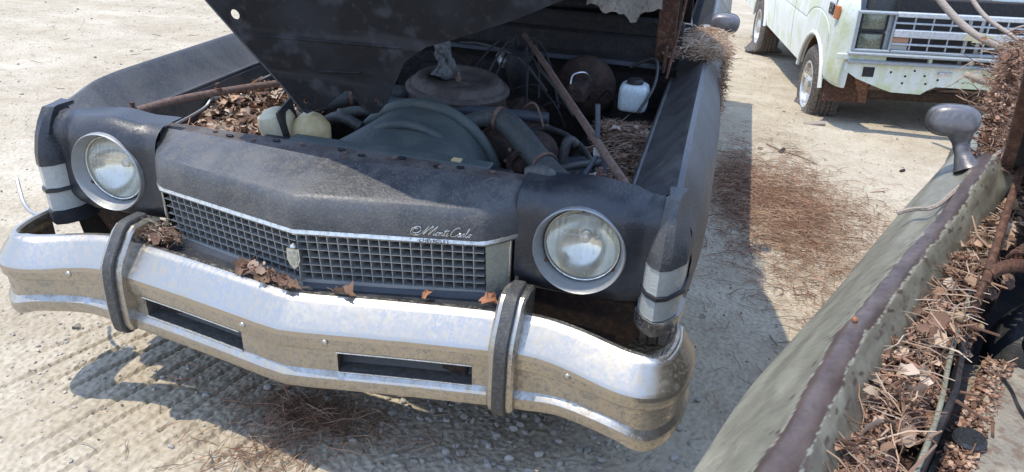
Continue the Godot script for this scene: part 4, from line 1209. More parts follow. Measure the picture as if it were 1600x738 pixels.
# ------------------------------------------------------------------ van
var van: Node3D
func build_van() -> void:
	van = thing("cargo_van", "faded white van with green algae and flat tyres, front bumper missing", "van", "",
		Transform3D(Basis(Vector3(.992, .021, -.124), Vector3(-.023, 1.0, -.019), Vector3(.124, .021, .992)).orthonormalized(), Vector3(2.822, -.381, -4.833)))
	# side skin with wheel arches: columns along z, rows in y
	for sx in [-1.0, 1.0]:
		var seams := [[-.02, -.30], [-.30, -1.715], [-1.725, -2.78], [-2.79, -5.0]]
		for si in 4:
			var z0: float = seams[si][0]; var z1: float = seams[si][1]
			if si == 0: continue
			var b := MB.new()
			var rows := []
			var n := int((z0 - z1) / .03)
			for i in n + 1:
				var z := lerpf(z0, z1, float(i) / n)
				var bot := .40
				for wz in [-.73, -3.68]:
					var dz := absf(z - wz)
					if dz < .46: bot = maxf(bot, .30 + sqrt(.46 * .46 - dz * dz) * .95)
				var row := []
				for y in [0.0, .04, .1, .2, .3, .42, .55, .58, .585, .60, .7, .85, 1.0]:
					var yy: float = lerpf(bot, 1.10, y)
					var x := .965 + .022 * sin(clampf((yy - .4) / .8, 0, 1) * PI)
					if y == .58 or y == .585: x -= .008
					row.append(Vector3(x * sx, yy, z))
				row.append(Vector3(.94 * sx, 1.25, z)); row.append(Vector3(.86 * sx, 1.9, z))
				# inward flange at the bottom
				row.insert(0, Vector3(.93 * sx, bot - .005, z))
				rows.append(row)
			b.grid(rows)
			part(["", "front_fender", "front_door", "side_panel"][si], b, M.van, van, 30)
		# arch lips
		for wz in [-.73, -3.68]:
			var pth := []
			for i in 17:
				var a := PI * (.06 + .88 * i / 16.0)
				pth.append(Vector3(.985 * sx, .30 + sin(a) * .445, wz + cos(a) * .465))
			vtube("arch_lip", pth, .018, M.van, van, 8, 0)
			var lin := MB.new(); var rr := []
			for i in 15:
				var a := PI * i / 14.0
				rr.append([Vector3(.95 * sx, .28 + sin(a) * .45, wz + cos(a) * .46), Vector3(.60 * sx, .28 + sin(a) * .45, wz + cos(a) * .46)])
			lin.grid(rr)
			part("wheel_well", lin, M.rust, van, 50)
		# rounded front corner
		var cr := MB.new(); var rows2 := []
		for i in 9:
			var a := PI * .5 * i / 8.0
			var row := []
			for q in [[.47, .0], [.50, .02], [.62, .025], [.75, .02], [.95, .02], [1.08, .0], [1.15, -.05]]:
				row.append(Vector3((.865 + cos(a) * (.10 + q[1])) * sx, q[0] - .02 * sin(a), -.30 + sin(a) * (.275 + q[1])))
			rows2.append(row)
		cr.grid(rows2)
		part("front_corner", cr, M.van_algae, van, 40)
		var ml := MB.new(); ml.box(Vector3(.985 * sx, 1.0, -.19), Vector3(.02, .10, .065), Basis.from_euler(Vector3(0, -.35 * sx, 0)), .006)
		part("side_marker", ml, M.marker, van)
		build_wheel(van, Vector3(.87 * sx, .30, -.73), sx, .345, .22, .20, .045, .75)
		build_wheel(van, Vector3(.87 * sx, .30, -3.68), sx, .345, .22, .20, .02, .75)
	# number badge on the fender: letters and digits raised on a dark plate
	var bd := vbox("fender_badge", Vector3(-.985, 1.0, -.38), Vector3(.008, .085, .15), M.van_dark, van, .003)
	for e in [["G", -.43, 1.022], ["2", -.385, 1.022], ["0", -.34, 1.022], ["VAN", -.38, .985]]:
		var tm := TextMesh.new(); tm.text = e[0]; tm.font_size = 32; tm.pixel_size = .0013 if e[0] != "VAN" else .0009; tm.depth = .003
		var f := SystemFont.new(); f.font_names = PackedStringArray(["Droid Sans"]); tm.font = f
		shared("badge_letter", tm, M.trim, van, Transform3D(Basis(Vector3(0, 0, 1), Vector3(0, 1, 0), Vector3(-1, 0, 0)), Vector3(-.990, e[2], e[1])))
	# --- front
	var fr := Node3D.new(); fr.name = "front_grille"; van.add_child(fr)
	fr.set_meta("label", "white bar grille with stacked square headlamps and a bowtie emblem")
	for sx in [-1.0, 1.0]:
		var bz := MB.new()
		# bezel frame made of four bars and a back plate
		bz.box(Vector3(.735 * sx, .895, -.035), Vector3(.27, .30, .012))
		bz.box(Vector3(.735 * sx, 1.035, -.012), Vector3(.27, .022, .05), Basis(), .006)
		bz.box(Vector3(.735 * sx, .755, -.012), Vector3(.27, .022, .05), Basis(), .006)
		bz.box(Vector3(.868 * sx, .895, -.012), Vector3(.022, .302, .05), Basis(), .006)
		bz.box(Vector3(.607 * sx, .895, -.014), Vector3(.016, .26, .046), Basis(), .004)
		part("headlamp_bezel", bz, M.van_grey, fr)
		for y in [.970, .818]:
			var l := Node3D.new(); l.name = "headlamp_unit"; fr.add_child(l, true)
			var k := MB.new()
			for e in [[0, .066, .19, .014], [0, -.066, .19, .014]]: k.box(Vector3(.752 * sx, y + e[1], -.018), Vector3(e[2], e[3], .03), Basis(), .003)
			for e in [-.092, .092]: k.box(Vector3(.752 * sx + e, y, -.0185), Vector3(.014, .12, .029), Basis(), .003)
			k.v = k.v
			var hh := part("headlamp_frame", k, M.van_dark, fr)
			l.queue_free()
			var g := MB.new()
			var rows := []
			for i in 7:
				var row := []
				for j in 9:
					var u := j / 8.0 * 2.0 - 1.0; var w := i / 6.0 * 2.0 - 1.0
					row.append(Vector3(.752 * sx + u * .085, y + w * .06, -.018 + .012 * (1 - u * u * .6) * (1 - w * w * .5)))
				rows.append(row)
			g.grid(rows)
			part("headlamp_glass", g, M.van_lamp, fr, 60)
		for y in [.838, .788]:
			vbox("parking_lens", Vector3(.535 * sx, y, -.03), Vector3(.125, .042, .02), M.amber_dirty if y > .8 else M.frost, fr, .004)
	for e in [[1.030, .034, .05, M.van_bar], [.968, .012, .03, M.van_bar], [.893, .056, .045, M.van_bar], [.813, .014, .03, M.van_bar], [.757, .022, .04, M.van_grey]]:
		vbox("grille_bar", Vector3(0, e[0], -.014), Vector3(1.198, e[1], e[2]), e[3], fr, .005)
	for i in 8:
		var x := -.455 + .13 * i
		for e in [[.948, .052, .14], [.795, .046, .08]]:
			vbox("grille_upright", Vector3(x, .990 if e[0] > .9 else .787, -.03), Vector3(.010, .082 if e[0] > .9 else .060, .012), M.van_bar, fr, 0)
			if e[0] > .9: vbox("grille_upright", Vector3(x, .940, -.031), Vector3(.009, .045, .012), M.van_bar, fr, 0)
			else: vbox("grille_upright", Vector3(x, .843, -.031), Vector3(.009, .048, .012), M.van_bar, fr, 0)
	# bowtie emblem
	var bow := PackedVector2Array([Vector2(-.105, -.022), Vector2(-.088, .018), Vector2(-.038, .018), Vector2(-.033, .034), Vector2(.045, .034), Vector2(.040, .018), Vector2(.105, .018), Vector2(.088, -.022), Vector2(.038, -.022), Vector2(.033, -.036), Vector2(-.045, -.036), Vector2(-.040, -.022)])
	var em := MB.new(); em.prism(bow, .012, Transform3D(Basis(), Vector3(.0, .893, .010)))
	part("bowtie_emblem", em, M.gold, fr)
	# radiator seen between the bars
	vbox("van_radiator", Vector3(0, .82, -.22), Vector3(1.1, .62, .05), M.van_dark, van, .01)
	for x in [-.05, .04]:
		vbox("hood_latch_strut", Vector3(x, .80, -.07), Vector3(.022, .48, .02), M.van_bar, van, .003)
	# shelf with slots, then the stepped valance
	var shelf := MB.new()
	shelf.box(Vector3(0, .733, -.0), Vector3(1.80, .022, .10), Basis(), .006)
	part("bumper_shelf", shelf, M.van_grey, van)
	for e in [[-.79, .20], [-.292, .03], [.292, .03], [.79, .20], [0.0, .03]]:
		vbox("slot_bar", Vector3(e[0], .703, -.004), Vector3(e[1] if absf(e[0]) < .5 else .36, .042, .03), M.van_algae, van, .004)
	vbox("slot_lower_bar", Vector3(0, .672, .003), Vector3(1.78, .028, .06), M.van_grey, van, .006)
	var vp := PackedVector2Array([Vector2(-.90, .66), Vector2(-.90, .60), Vector2(-.79, .535), Vector2(-.62, .475), Vector2(-.52, .445), Vector2(-.30, .440), Vector2(-.255, .475), Vector2(-.20, .505), Vector2(.20, .505), Vector2(.255, .475), Vector2(.30, .440), Vector2(.52, .445), Vector2(.62, .475), Vector2(.79, .535), Vector2(.90, .60), Vector2(.90, .66)])
	var va := MB.new(); va.prism(vp, .008, Transform3D(Basis(), Vector3(0, 0, -.012)))
	part("valance", va, M.van_algae, van, 20)
	for sx in [-1.0, 1.0]:
		vbox("bracket_hole", Vector3(.715 * sx, .592, -.0015), Vector3(.085, .075, .006), M.van_dark, van, .004)
		for q in [[.44, .575], [.45, .52], [.30, .585], [.20, .56], [.28, .525], [.12, .615], [.06, .56], [.55, .60], [.38, .62]]:
			vlathe("bolt_hole", [Vector2(.0001, .0), Vector2(.009, .0), Vector2(.009, -.004)], Transform3D(rx(PI / 2), Vector3(q[0] * sx, q[1], -.002)), M.van_dark, van, 8)
	vbox("tow_tab", Vector3(-.16, .612, .004), Vector3(.10, .022, .016), M.van_bar, van, .004)
	vbox("crossmember", Vector3(0, .36, -.35), Vector3(1.3, .10, .12), M.dark_rust, van, .02)
	vtube("tie_rod", [Vector3(-.75, .30, -.6), Vector3(-.2, .34, -.45), Vector3(.75, .30, -.6)], .016, M.rust, van, 8)
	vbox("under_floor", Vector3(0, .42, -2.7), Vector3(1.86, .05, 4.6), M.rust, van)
	# open engine bay
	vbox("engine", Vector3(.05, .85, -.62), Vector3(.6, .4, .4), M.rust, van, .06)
	vbox("white_bottle", Vector3(.30, 1.15, -.30), Vector3(.26, .16, .14), M.jug, van, .03)
	vbox("grey_battery", Vector3(-.62, 1.08, -.34), Vector3(.20, .16, .18), M.grey_hose, van, .015)
	vbox("pale_tank", Vector3(-.45, 1.10, -.28), Vector3(.12, .12, .12), M.cream, van, .02)
	vlathe("air_can", [Vector2(.0001, .06), Vector2(.12, .055), Vector2(.14, .04), Vector2(.14, -.04)], Transform3D(Basis(), Vector3(.0, 1.12, -.52)), M.rust, van, 24)
	for h in [[[Vector3(-.3, 1.08, -.25), Vector3(-.2, 1.16, -.3), Vector3(-.05, 1.13, -.34), Vector3(.1, 1.08, -.3)], .02], [[Vector3(-.55, 1.08, -.5), Vector3(-.4, 1.17, -.45), Vector3(-.25, 1.12, -.5)], .014]]:
		vtube("van_hose", h[0], h[1], M.rubber, van, 8)
	vbox("bay_bulkhead", Vector3(0, 1.1, -.80), Vector3(1.8, .9, .03), M.van_grey, van)
	# cab above
	var wsn := MB.new(); wsn.grid([[Vector3(-.86, 1.30, -.78), Vector3(.86, 1.30, -.78)], [Vector3(-.80, 1.88, -1.15), Vector3(.80, 1.88, -1.15)]])
	part("van_windshield", wsn, M.glass, van)
	var rf := MB.new(); rf.grid([[Vector3(-.86, 1.90, -1.1), Vector3(-.4, 1.97, -1.1), Vector3(.4, 1.97, -1.1), Vector3(.86, 1.90, -1.1)], [Vector3(-.86, 1.90, -5.0), Vector3(-.4, 1.97, -5.0), Vector3(.4, 1.97, -5.0), Vector3(.86, 1.90, -5.0)]])
	part("van_roof", rf, M.van, van, 50)
	vbox("rear_doors", Vector3(0, 1.15, -5.0), Vector3(1.9, 1.5, .03), M.van, van)
	vbox("rear_bumper", Vector3(0, .48, -5.08), Vector3(1.95, .14, .12), M.van_bar, van, .02)

# ------------------------------------------------------------------ second car
var car2: Node3D
func paint_skin(parent: Node, rows: Array, a: int, c: int) -> void:
	# olive paint over dark primer, worn through along the ridge in ragged chips with lichen at their rims
	var n1 := FastNoiseLite.new(); n1.seed = 14; n1.frequency = 3.5; n1.fractal_octaves = 3
	var n2 := FastNoiseLite.new(); n2.seed = 15; n2.frequency = 26.0; n2.fractal_octaves = 4
	var n3 := FastNoiseLite.new(); n3.seed = 16; n3.frequency = 60.0; n3.fractal_octaves = 3
	var sub := 6
	var vs := PackedVector3Array(); var cs := PackedColorArray()
	var w := (c - a) * sub + 1
	for r in rows:
		var d := -.0
		var arc := []
		var pts := []
		for i in range(a, c):
			for k in sub:
				pts.append(r[i].cubic_interpolate(r[i + 1], r[max(i - 1, a)], r[min(i + 2, c)], float(k) / sub))
		pts.append(r[c])
		var at := 0.0
		var ridge := 0.0
		for i in pts.size():
			if i > 0: at += pts[i].distance_to(pts[i - 1])
			arc.append(at)
			if i == (9 - a) * sub + 3: ridge = at
		for i in pts.size():
			d = arc[i] - ridge
			var z: float = pts[i].z
			var near := smoothstep(-1.2, .5, z)
			var ou := -(.013 + .018 * near) + n1.get_noise_2d(z, 3.0) * .014 + n2.get_noise_2d(z * .5, d * .5) * .009 + n3.get_noise_2d(z, d) * .003
			var inn := .010 + .009 * near + n1.get_noise_2d(z, 23.0) * .008 + n2.get_noise_2d(z * .5 + 9.0, d * .5) * .007 + n3.get_noise_2d(z + 5.0, d) * .003
			var m := minf(d - ou, inn - d)          # above 0: primer shows
			if m < 0.0 and m > -.035 and n2.get_noise_2d(z * .8, d * 1.2 + 7.0) > .36: m = .004
			var col := Color(.215, .205, .155).lerp(Color(.29, .28, .215), clampf(n1.get_noise_2d(z * 1.2, d * 2.5) * 1.2 + .45, 0, 1))
			col = col.lerp(Color(.16, .15, .118), clampf(n2.get_noise_2d(z * .22 + 60.0, d * .5) * 1.8, 0, .6))
			if d > .02:
				col = col.lerp(Color(.10, .078, .058), clampf(n2.get_noise_2d(z * .3, d * .8) * 1.1 + .3, 0, .5))
			if m > 0.0:
				col = Color(.078, .055, .049).lerp(Color(.125, .095, .084), clampf(n1.get_noise_2d(z * 2.0 + 11.0, d * 6.0) + .5, 0, 1))
			elif m > -.004 and n3.get_noise_2d(z * .7 + 30.0, d) > .0:
				col = Color(.34, .33, .27)
			vs.append(pts[i]); cs.append(col)
	var ns := PackedVector3Array(); ns.resize(vs.size())
	var ix := PackedInt32Array()
	var h := rows.size()
	for j in h:
		for i in w:
			var u := vs[j * w + min(i + 1, w - 1)] - vs[j * w + max(i - 1, 0)]
			var t := vs[min(j + 1, h - 1) * w + i] - vs[max(j - 1, 0) * w + i]
			ns[j * w + i] = t.cross(u).normalized()
			if i < w - 1 and j < h - 1:
				var p := j * w + i
				ix.append_array(PackedInt32Array([p, p + 1, p + w + 1, p, p + w + 1, p + w]))
	var arr := []; arr.resize(Mesh.ARRAY_MAX)
	arr[Mesh.ARRAY_VERTEX] = vs; arr[Mesh.ARRAY_NORMAL] = ns; arr[Mesh.ARRAY_COLOR] = cs; arr[Mesh.ARRAY_INDEX] = ix
	var m2 := ArrayMesh.new(); m2.add_surface_from_arrays(Mesh.PRIMITIVE_TRIANGLES, arr)
	var mat := mk(C(.8, .8, .8), .5, 0, 2.0, [["b32", .4, .75, C(1, 1, 1), .7, .42], ["c32", .55, .8, C(.62, .6, .56), .5, .7], ["f32", .66, .86, C(1, 1, 1), .6, .8]], "c3", .08, {"rt": true, "spec": .45})
	mat.vertex_color_use_as_albedo = true
	shared("fender_skin", m2, mat, parent)
func build_second_car() -> void:
	car2 = thing("olive_sedan", "mossy olive car with purple primer ridge and debris filled fender gutter", "car", "",
		Transform3D(Basis(Vector3.UP, deg_to_rad(-24.2)), Vector3(1.26, .0, .33)))
	var zs := []
	var z := 1.05
	while z > -1.75: zs.append(z); z -= .007
	var nz := FastNoiseLite.new(); nz.seed = 21; nz.frequency = 3.0
	var secs := [Vector2(-.06, .30), Vector2(-.12, .42), Vector2(-.146, .55), Vector2(-.152, .64), Vector2(-.147, .695), Vector2(-.113, .748), Vector2(-.076, .806), Vector2(-.038, .853), Vector2(-.020, .877), Vector2(-.008, .882), Vector2(.006, .882), Vector2(.018, .876), Vector2(.030, .862), Vector2(.046, .838), Vector2(.058, .818), Vector2(.064, .80), Vector2(.068, .775), Vector2(.14, .765), Vector2(.15, .77)]
	var rows := []
	for zz: float in zs:
		var row := []
		var t := smoothstep(-.2, -1.2, zz)
		for i in secs.size():
			var p: Vector2 = secs[i]
			if i < 7: p.x -= t * .03
			p.x += t * .012
			if i > 5: p.y += .06 * smoothstep(-.5, -1.0, zz)
			row.append(Vector3(p.x + .03 * smoothstep(0.0, .5, zz) * (1.0 if i > 5 else 1.15), p.y + nz.get_noise_2d(zz, i * .3) * .002, zz))
		rows.append(row)
	var f := Node3D.new(); f.name = "fender"; car2.add_child(f)
	paint_skin(f, rows, 0, 15)
	var gb := MB.new(); var gut := []
	for r in rows: gut.append(r.slice(15, 19))
	gb.grid(gut)
	part("gutter", gb, M.dark_rust, f, 35)
	# hood channel rail and inner panels
	vtube("hood_rail", [Vector3(.175, .80, .9), Vector3(.165, .815, .35), Vector3(.155, .82, .1), Vector3(.132, .82, -.1), Vector3(.112, .815, -.35), Vector3(.09, .81, -.8), Vector3(.06, .82, -1.3)], .0045, M.olive_edge, car2, 8)
	var ra := MB.new()
	ra.grid([[Vector3(.15, .77, .9), Vector3(.15, .77, .0), Vector3(.12, .77, -.3), Vector3(.08, .78, -1.3)], [Vector3(.168, .815, .9), Vector3(.158, .82, .0), Vector3(.122, .82, -.3), Vector3(.085, .82, -1.3)], [Vector3(.176, .815, .9), Vector3(.166, .82, .0), Vector3(.13, .82, -.3), Vector3(.093, .82, -1.3)], [Vector3(.18, .70, .9), Vector3(.17, .70, .0), Vector3(.135, .70, -.3), Vector3(.1, .72, -1.3)]])
	part("channel_wall", ra, M.inner_black, car2, 20)
	# apron shelf with a bare plate, dark bay beyond
	var sh2 := MB.new()
	sh2.grid([[Vector3(.165, .715, .9), Vector3(.165, .715, .0), Vector3(.14, .715, -.27)], [Vector3(.25, .735, .9), Vector3(.25, .735, .0), Vector3(.20, .735, -.27)], [Vector3(.50, .72, .9), Vector3(.50, .72, .0), Vector3(.42, .72, -.27)]])
	part("apron_shelf", sh2, M.plate, car2, 20)
	var bp := MB.new()
	var pp := PackedVector2Array([Vector2(.205, -.07), Vector2(.19, -.235), Vector2(.21, -.268), Vector2(.40, -.27), Vector2(.42, .30), Vector2(.24, .30), Vector2(.225, .12)])
	bp.prism(pp, .010, Transform3D(Basis(Vector3(1, 0, 0), Vector3(0, 0, 1), Vector3(0, 1, 0)), Vector3(0, .742, 0)))
	part("cover_plate", bp, M.plate, car2, 20)
	vlathe("loose_cap", [Vector2(.0001, .012), Vector2(.022, .012), Vector2(.026, .008), Vector2(.026, .0)], Transform3D(Basis.from_euler(Vector3(.1, 0, .06)), Vector3(.205, .755, .035)), M.black_rubber, car2, 24)
	vtube("thin_hose", [Vector3(.215, .758, -.20), Vector3(.235, .756, -.17), Vector3(.255, .757, -.12), Vector3(.28, .758, -.08)], .003, M.black_rubber, car2, 6)
	# spare tyre-like rubber drum in the bay
	var dx := Transform3D(Basis.from_euler(Vector3(.5, 0, .55)), Vector3(.30, .68, -.52))
	vlathe("rubber_drum", [Vector2(.06, .05), Vector2(.085, .062), Vector2(.12, .06), Vector2(.14, .045), Vector2(.145, .02), Vector2(.15, .0), Vector2(.146, -.03), Vector2(.14, -.05), Vector2(.11, -.065)], dx, M.black_rubber, car2, 40)
	vlathe("drum_ring", [Vector2(.142, .03), Vector2(.152, .026), Vector2(.152, .014), Vector2(.142, .010)], dx, M.grey_hose, car2, 40)
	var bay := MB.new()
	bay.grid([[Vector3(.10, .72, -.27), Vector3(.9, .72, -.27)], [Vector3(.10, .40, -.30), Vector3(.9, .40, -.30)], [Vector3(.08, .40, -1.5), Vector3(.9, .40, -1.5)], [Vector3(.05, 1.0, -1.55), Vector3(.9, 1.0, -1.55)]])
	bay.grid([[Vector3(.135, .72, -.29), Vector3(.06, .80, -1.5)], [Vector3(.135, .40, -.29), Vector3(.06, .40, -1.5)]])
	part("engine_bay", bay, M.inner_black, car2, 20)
	# hinge: rusty strap, bracket, bolts
	var hg := Node3D.new(); hg.name = "hood_hinge"; car2.add_child(hg)
	vtube("hinge_strap", [Vector3(.128, .845, -.38), Vector3(.115, .87, -.54), Vector3(.095, .90, -.80), Vector3(.075, .93, -1.1), Vector3(.06, .97, -1.4)], .009, M.rust, hg, 8)
	vbox("hinge_foot", Vector3(.128, .815, -.36), Vector3(.012, .07, .12), M.rust, hg, .003, Vector3(-.5, 0, 0))
	vtube("hinge_arm", [Vector3(.125, .85, -.42), Vector3(.15, .862, -.46), Vector3(.18, .858, -.50), Vector3(.24, .85, -.54)], .014, M.rust, hg, 8)
	vtube("hinge_spring", coil(Vector3(.165, .86, -.50), Vector3(.19, .87, -.60), .024, 6), .005, M.rust, hg, 6, 0)
	for p in [Vector3(.14, .80, -.44), Vector3(.16, .79, -.54), Vector3(.155, .775, -.60)]:
		vlathe("hinge_bolt", [Vector2(.013, -.006), Vector2(.013, .006), Vector2(.007, .007), Vector2(.007, .016), Vector2(.0001, .017)], Transform3D(Basis.from_euler(Vector3(.9, 0, .4)), p), M.rod_rust, hg, 6, 20)
	# raised hood, seen along its edge
	var ho := Node3D.new(); ho.name = "raised_hood"; car2.add_child(ho)
	var edge := [Vector3(.03, .87, -1.35), Vector3(.036, .885, -1.02), Vector3(.037, 1.005, -.9), Vector3(.037, 1.13, -.79), Vector3(.045, 1.24, -.6), Vector3(.054, 1.40, -.35), Vector3(.07, 1.72, .15)]
	edge = smooth_path(edge, 4)
	var under := []; var skin := []; var rimr := []
	for p in edge:
		under.append([p + Vector3(.03, -.006, 0), p + Vector3(.05, .006, -.004), p + Vector3(.6, .015, -.01), p + Vector3(1.25, .015, -.01)])
		skin.append([p + Vector3(0, .018, -.014), p + Vector3(.6, .05, -.04), p + Vector3(1.25, .05, -.04)])
		rimr.append([p + Vector3(0, .018, -.014), p, p + Vector3(.004, -.008, .004), p + Vector3(.03, -.006, 0)])
	for e in [["hood_underside", under, M.shaded_rust], ["hood_skin", skin, M.olive], ["hood_rim", rimr, M.rust]]:
		var hb := MB.new(); hb.grid(e[1])
		part(e[0], hb, e[2], ho, 30)
	# the rest of the body, outside the frame
	var bd := MB.new()
	var r3 := []
	for zz in [1.05, 1.12, 1.15]:
		r3.append([Vector3(-.10, .32, zz - .1), Vector3(-.14, .6, zz), Vector3(.0, .86, zz), Vector3(.6, .86, zz + .04), Vector3(1.5, .86, zz)])
	bd.grid(r3)
	part("front_end", bd, M.olive, car2)
	var mr := Node3D.new(); mr.name = "door_mirror"; car2.add_child(mr)
	mr.set_meta("label", "grey oval mirror on a stalk beside the debris filled cowl")
	mirror(mr, Vector3(-.088, 1.018, -.90), Vector3(.060, .040, .034), M.mirror_shell, Basis.from_euler(Vector3(-.25, .35, .06)))
	vtube("mirror_stalk", [Vector3(-.066, .994, -.905), Vector3(-.056, .966, -.90), Vector3(-.044, .942, -.89), Vector3(-.022, .91, -.88)], [.036, .021, .019, .034], M.mirror_shell, mr, 12)
	var dr := MB.new(); var dz := []
	for zz in [-1.76, -2.2, -2.8, -3.4]:
		var row := []
		for i in 10: row.append(Vector3(secs[i].x - .04, secs[i].y + (.04 if i > 6 else 0.0), zz))
		row.append(Vector3(.06, .92, zz))
		dz.append(row)
	dr.grid(dz)
	part("door_panel", dr, M.olive, car2, 30)
	vtube("cowl_pillar", [Vector3(.04, .90, -1.40), Vector3(.03, 1.05, -1.60), Vector3(.08, 1.25, -1.9)], .035, M.dark_rust, car2, 8)
	build_wheel(car2, Vector3(.02, .30, .72), -1.0, .32, .19, .19, slope(.72), .3)
	build_wheel(car2, Vector3(.02, .20, -2.9), -1.0, .32, .19, .19, slope(-2.6), .3)

# ------------------------------------------------------------------ loose things
func leaf_mesh(sd: int) -> MB:
	# lobed dry leaf, curled
	var b := MB.new()
	rng.seed = sd
	var n := 22
	var c := Vector3(0, 0, 0)
	var ring := []; var mid := []
	for i in n:
		var a := TAU * i / n
		var lobe := .68 + .32 * absf(cos(a * 3.5 + .3)) * rng.randf_range(.5, 1.2)
		var p := Vector2(cos(a) * 1.25, sin(a)) * .42 * lobe
		ring.append(Vector3(p.x, .55 * p.y * p.y * 4.0 * rng.randf_range(.4, 1.2) - .22 * p.x * p.x * 4.0 + rng.randf() * .12, p.y))
		mid.append(Vector3(p.x * .5, .06 * absf(p.y), p.y * .5))
	for i in n:
		var k := (i + 1) % n
		b.tri(c, mid[i], mid[k]); b.quad(mid[i], ring[i], ring[k], mid[k])
	b.tube([Vector3(.55, -.06, 0), Vector3(.75, .0, .05), Vector3(.95, .02, .02)], .018, 4)
	return b
func dead_leaf(label: String, p: Vector3, size: float, turn: Vector3, m: Material, sd: int) -> void:
	var b := leaf_mesh(sd)
	var o := part("dead_leaf", b, m, self, 60)
	tag(o, label, "leaf", "dead leaves lying on the bumper")
	o.transform = Transform3D(Basis.from_euler(turn).scaled(Vector3.ONE * size), p)
func branch(called: String, label: String, pts: Array, r: Array, twigs: Array) -> void:
	var o := thing(called, label, "branch", "fallen branches on the van")
	vtube("limb", pts, r, M.bark, o, 8)
	for t in twigs: vtube("side_twig", t, [.009, .006, .003], M.bark, o, 6)
func build_loose() -> void:
	build_panel()
	# rusty rod leaning across the bay and small upright stay
	var rod := MB.new()
	rod.tube(smooth_path([Vector3(.185, .925, -1.42), Vector3(.36, .905, -1.06), Vector3(.56, .868, -.66), Vector3(.80, .815, -.20)], 4), [.011, .011, .011, .011, .011, .011, .011, .011, .0115, .012, .012, .012, .011], 10)
	tag(part("prop_rod", rod, M.rod_rust, self, 50), "rusty prop rod leaning across the right side of the engine bay", "rod")
	var stay := thing("valve_stem_rod", "thin upright grey rod with pale clip beside the rusty prop rod", "rod")
	vtube("stem", [Vector3(.640, .955, -.50), Vector3(.648, .88, -.495), Vector3(.652, .81, -.49), Vector3(.62, .74, -.43), Vector3(.60, .70, -.40)], .0075, M.blue_steel, stay, 8)
	vlathe("clip", [Vector2(.010, -.012), Vector2(.011, .0), Vector2(.010, .012)], Transform3D(Basis(), Vector3(.652, .82, -.491)), M.frost, stay, 10)
	# --- leaves on the bumper, one by one
	dead_leaf("curled brown leaf on bumper top beside the rubber of the straw topped guard", Vector3(-.44, .572, .005), .05, Vector3(.3, .4, .2), M.leaf, 1)
	dead_leaf("dark crumpled leaf on the bumper left of the grille shield", Vector3(-.165, .578, .075), .06, Vector3(.2, 1.4, .4), M.leaf, 2)
	dead_leaf("brown crumpled leaf next to the leaf litter below the grille shield", Vector3(-.09, .575, .10), .055, Vector3(-.3, 2.2, .2), M.leaf, 3)
	dead_leaf("flat brown leaf at the point of the bumper below the shield", Vector3(.0, .572, .118), .045, Vector3(.1, .2, .1), M.leaf, 4)
	dead_leaf("lobed brown leaf hanging over the bumper ridge right of the shield", Vector3(.135, .572, .098), .060, Vector3(.35, 2.9, -.1), M.leaf, 5)
	dead_leaf("small tan leaf under the grille above the slot of the bumper", Vector3(.33, .567, .03), .03, Vector3(.1, 1.0, .4), M.leaf_orange, 6)
	dead_leaf("orange leaf tucked against the bumper guard by the grille end", Vector3(.495, .578, .02), .055, Vector3(.2, .5, -.2), M.leaf_orange, 7)
	# clumps of litter on the bumper
	litter("leaf_litter", "clump of tan pine straw and leaf bits on the bumper beside the guard", "leaf litter", 101, func(r): return Vector3(-.487 + g3(r) * .06, .570 + absf(g3(r)) * .03, .0 + g3(r) * .035), {"needle": 160, "crumb": 120, "leaf": 10}, LEAF_COLS, 1.1, 1.2, .05)
	litter("leaf_litter", "clump of dark brown leaf mould on the bumper below the grille shield", "leaf litter", 102, func(r):
		var t: float = r.randf()
		return Vector3(-.175 + t * .15 + g3(r) * .02, .571 + absf(g3(r)) * .02, .068 + t * .04 + g3(r) * .012), {"needle": 40, "crumb": 150, "leaf": 12}, MOULD_COLS, 1.1, 1.2, .05)
	# --- engine bay litter
	litter("leaf_litter", "sunlit heap of dry leaves on the apron behind the nose", "leaf litter", 103, func(r):
		var z: float = lerpf(-.27, -.95, r.randf())
		var x: float = lerpf(-.74, -.34, r.randf())
		return Vector3(x, lerpf(.66, .735 + .03 * sin(x * 14.0 + z * 9.0), sqrt(r.randf())), z), {"leaf": 1700, "needle": 500, "crumb": 900, "twig": 60}, LEAF_COLS, 1.1, .7, .10)
	litter("leaf_litter", "shaded straw and leaf heap on the apron under the white reservoir", "leaf litter", 104, func(r):
		var z: float = lerpf(-.25, -1.25, r.randf())
		var x: float = lerpf(.56, .765, sqrt(r.randf()))
		return Vector3(x, lerpf(.64, .70 + .03 * sin(z * 11.0), sqrt(r.randf())), z), {"leaf": 500, "needle": 1500, "crumb": 700, "twig": 50}, LEAF_COLS, 1.1, .7, .11)
	litter("pine_straw", "bleached pine straw nest piled on the cowl corner beside the mirror", "pine straw", 105, func(r):
		var t: float = r.randf()
		return Vector3(.90 + g3(r) * .075, lerpf(.90, .955, r.randf()) - maxf(0.0, .0), lerpf(-1.42, -1.80, t) + g3(r) * .04), {"needle": 2200, "crumb": 900, "twig": 20}, [Color(.45, .31, .2), Color(.5, .38, .26), Color(.34, .2, .12), Color(.55, .44, .32)], 1.0, .8, .085)
	litter("pine_straw", "pine straw hanging down the door edge behind the front fender", "pine straw", 106, func(r):
		var t: float = r.randf()
		return Vector3(.985 + g3(r) * .018, lerpf(.93, .66, t), lerpf(-1.45, -1.62, r.randf())), {"needle": 420, "crumb": 120}, NEEDLE_COLS, 1.0, 2.6, .06)
	litter("leaf_litter", "pale dry leaf bits caught under the hood hinge at the cowl", "leaf litter", 107, func(r): return Vector3(.79 + g3(r) * .05, .90 + absf(g3(r)) * .03, -1.45 + g3(r) * .06), {"crumb": 160, "leaf": 30, "needle": 120}, LEAF_COLS, 1.1, 1.0, .06)
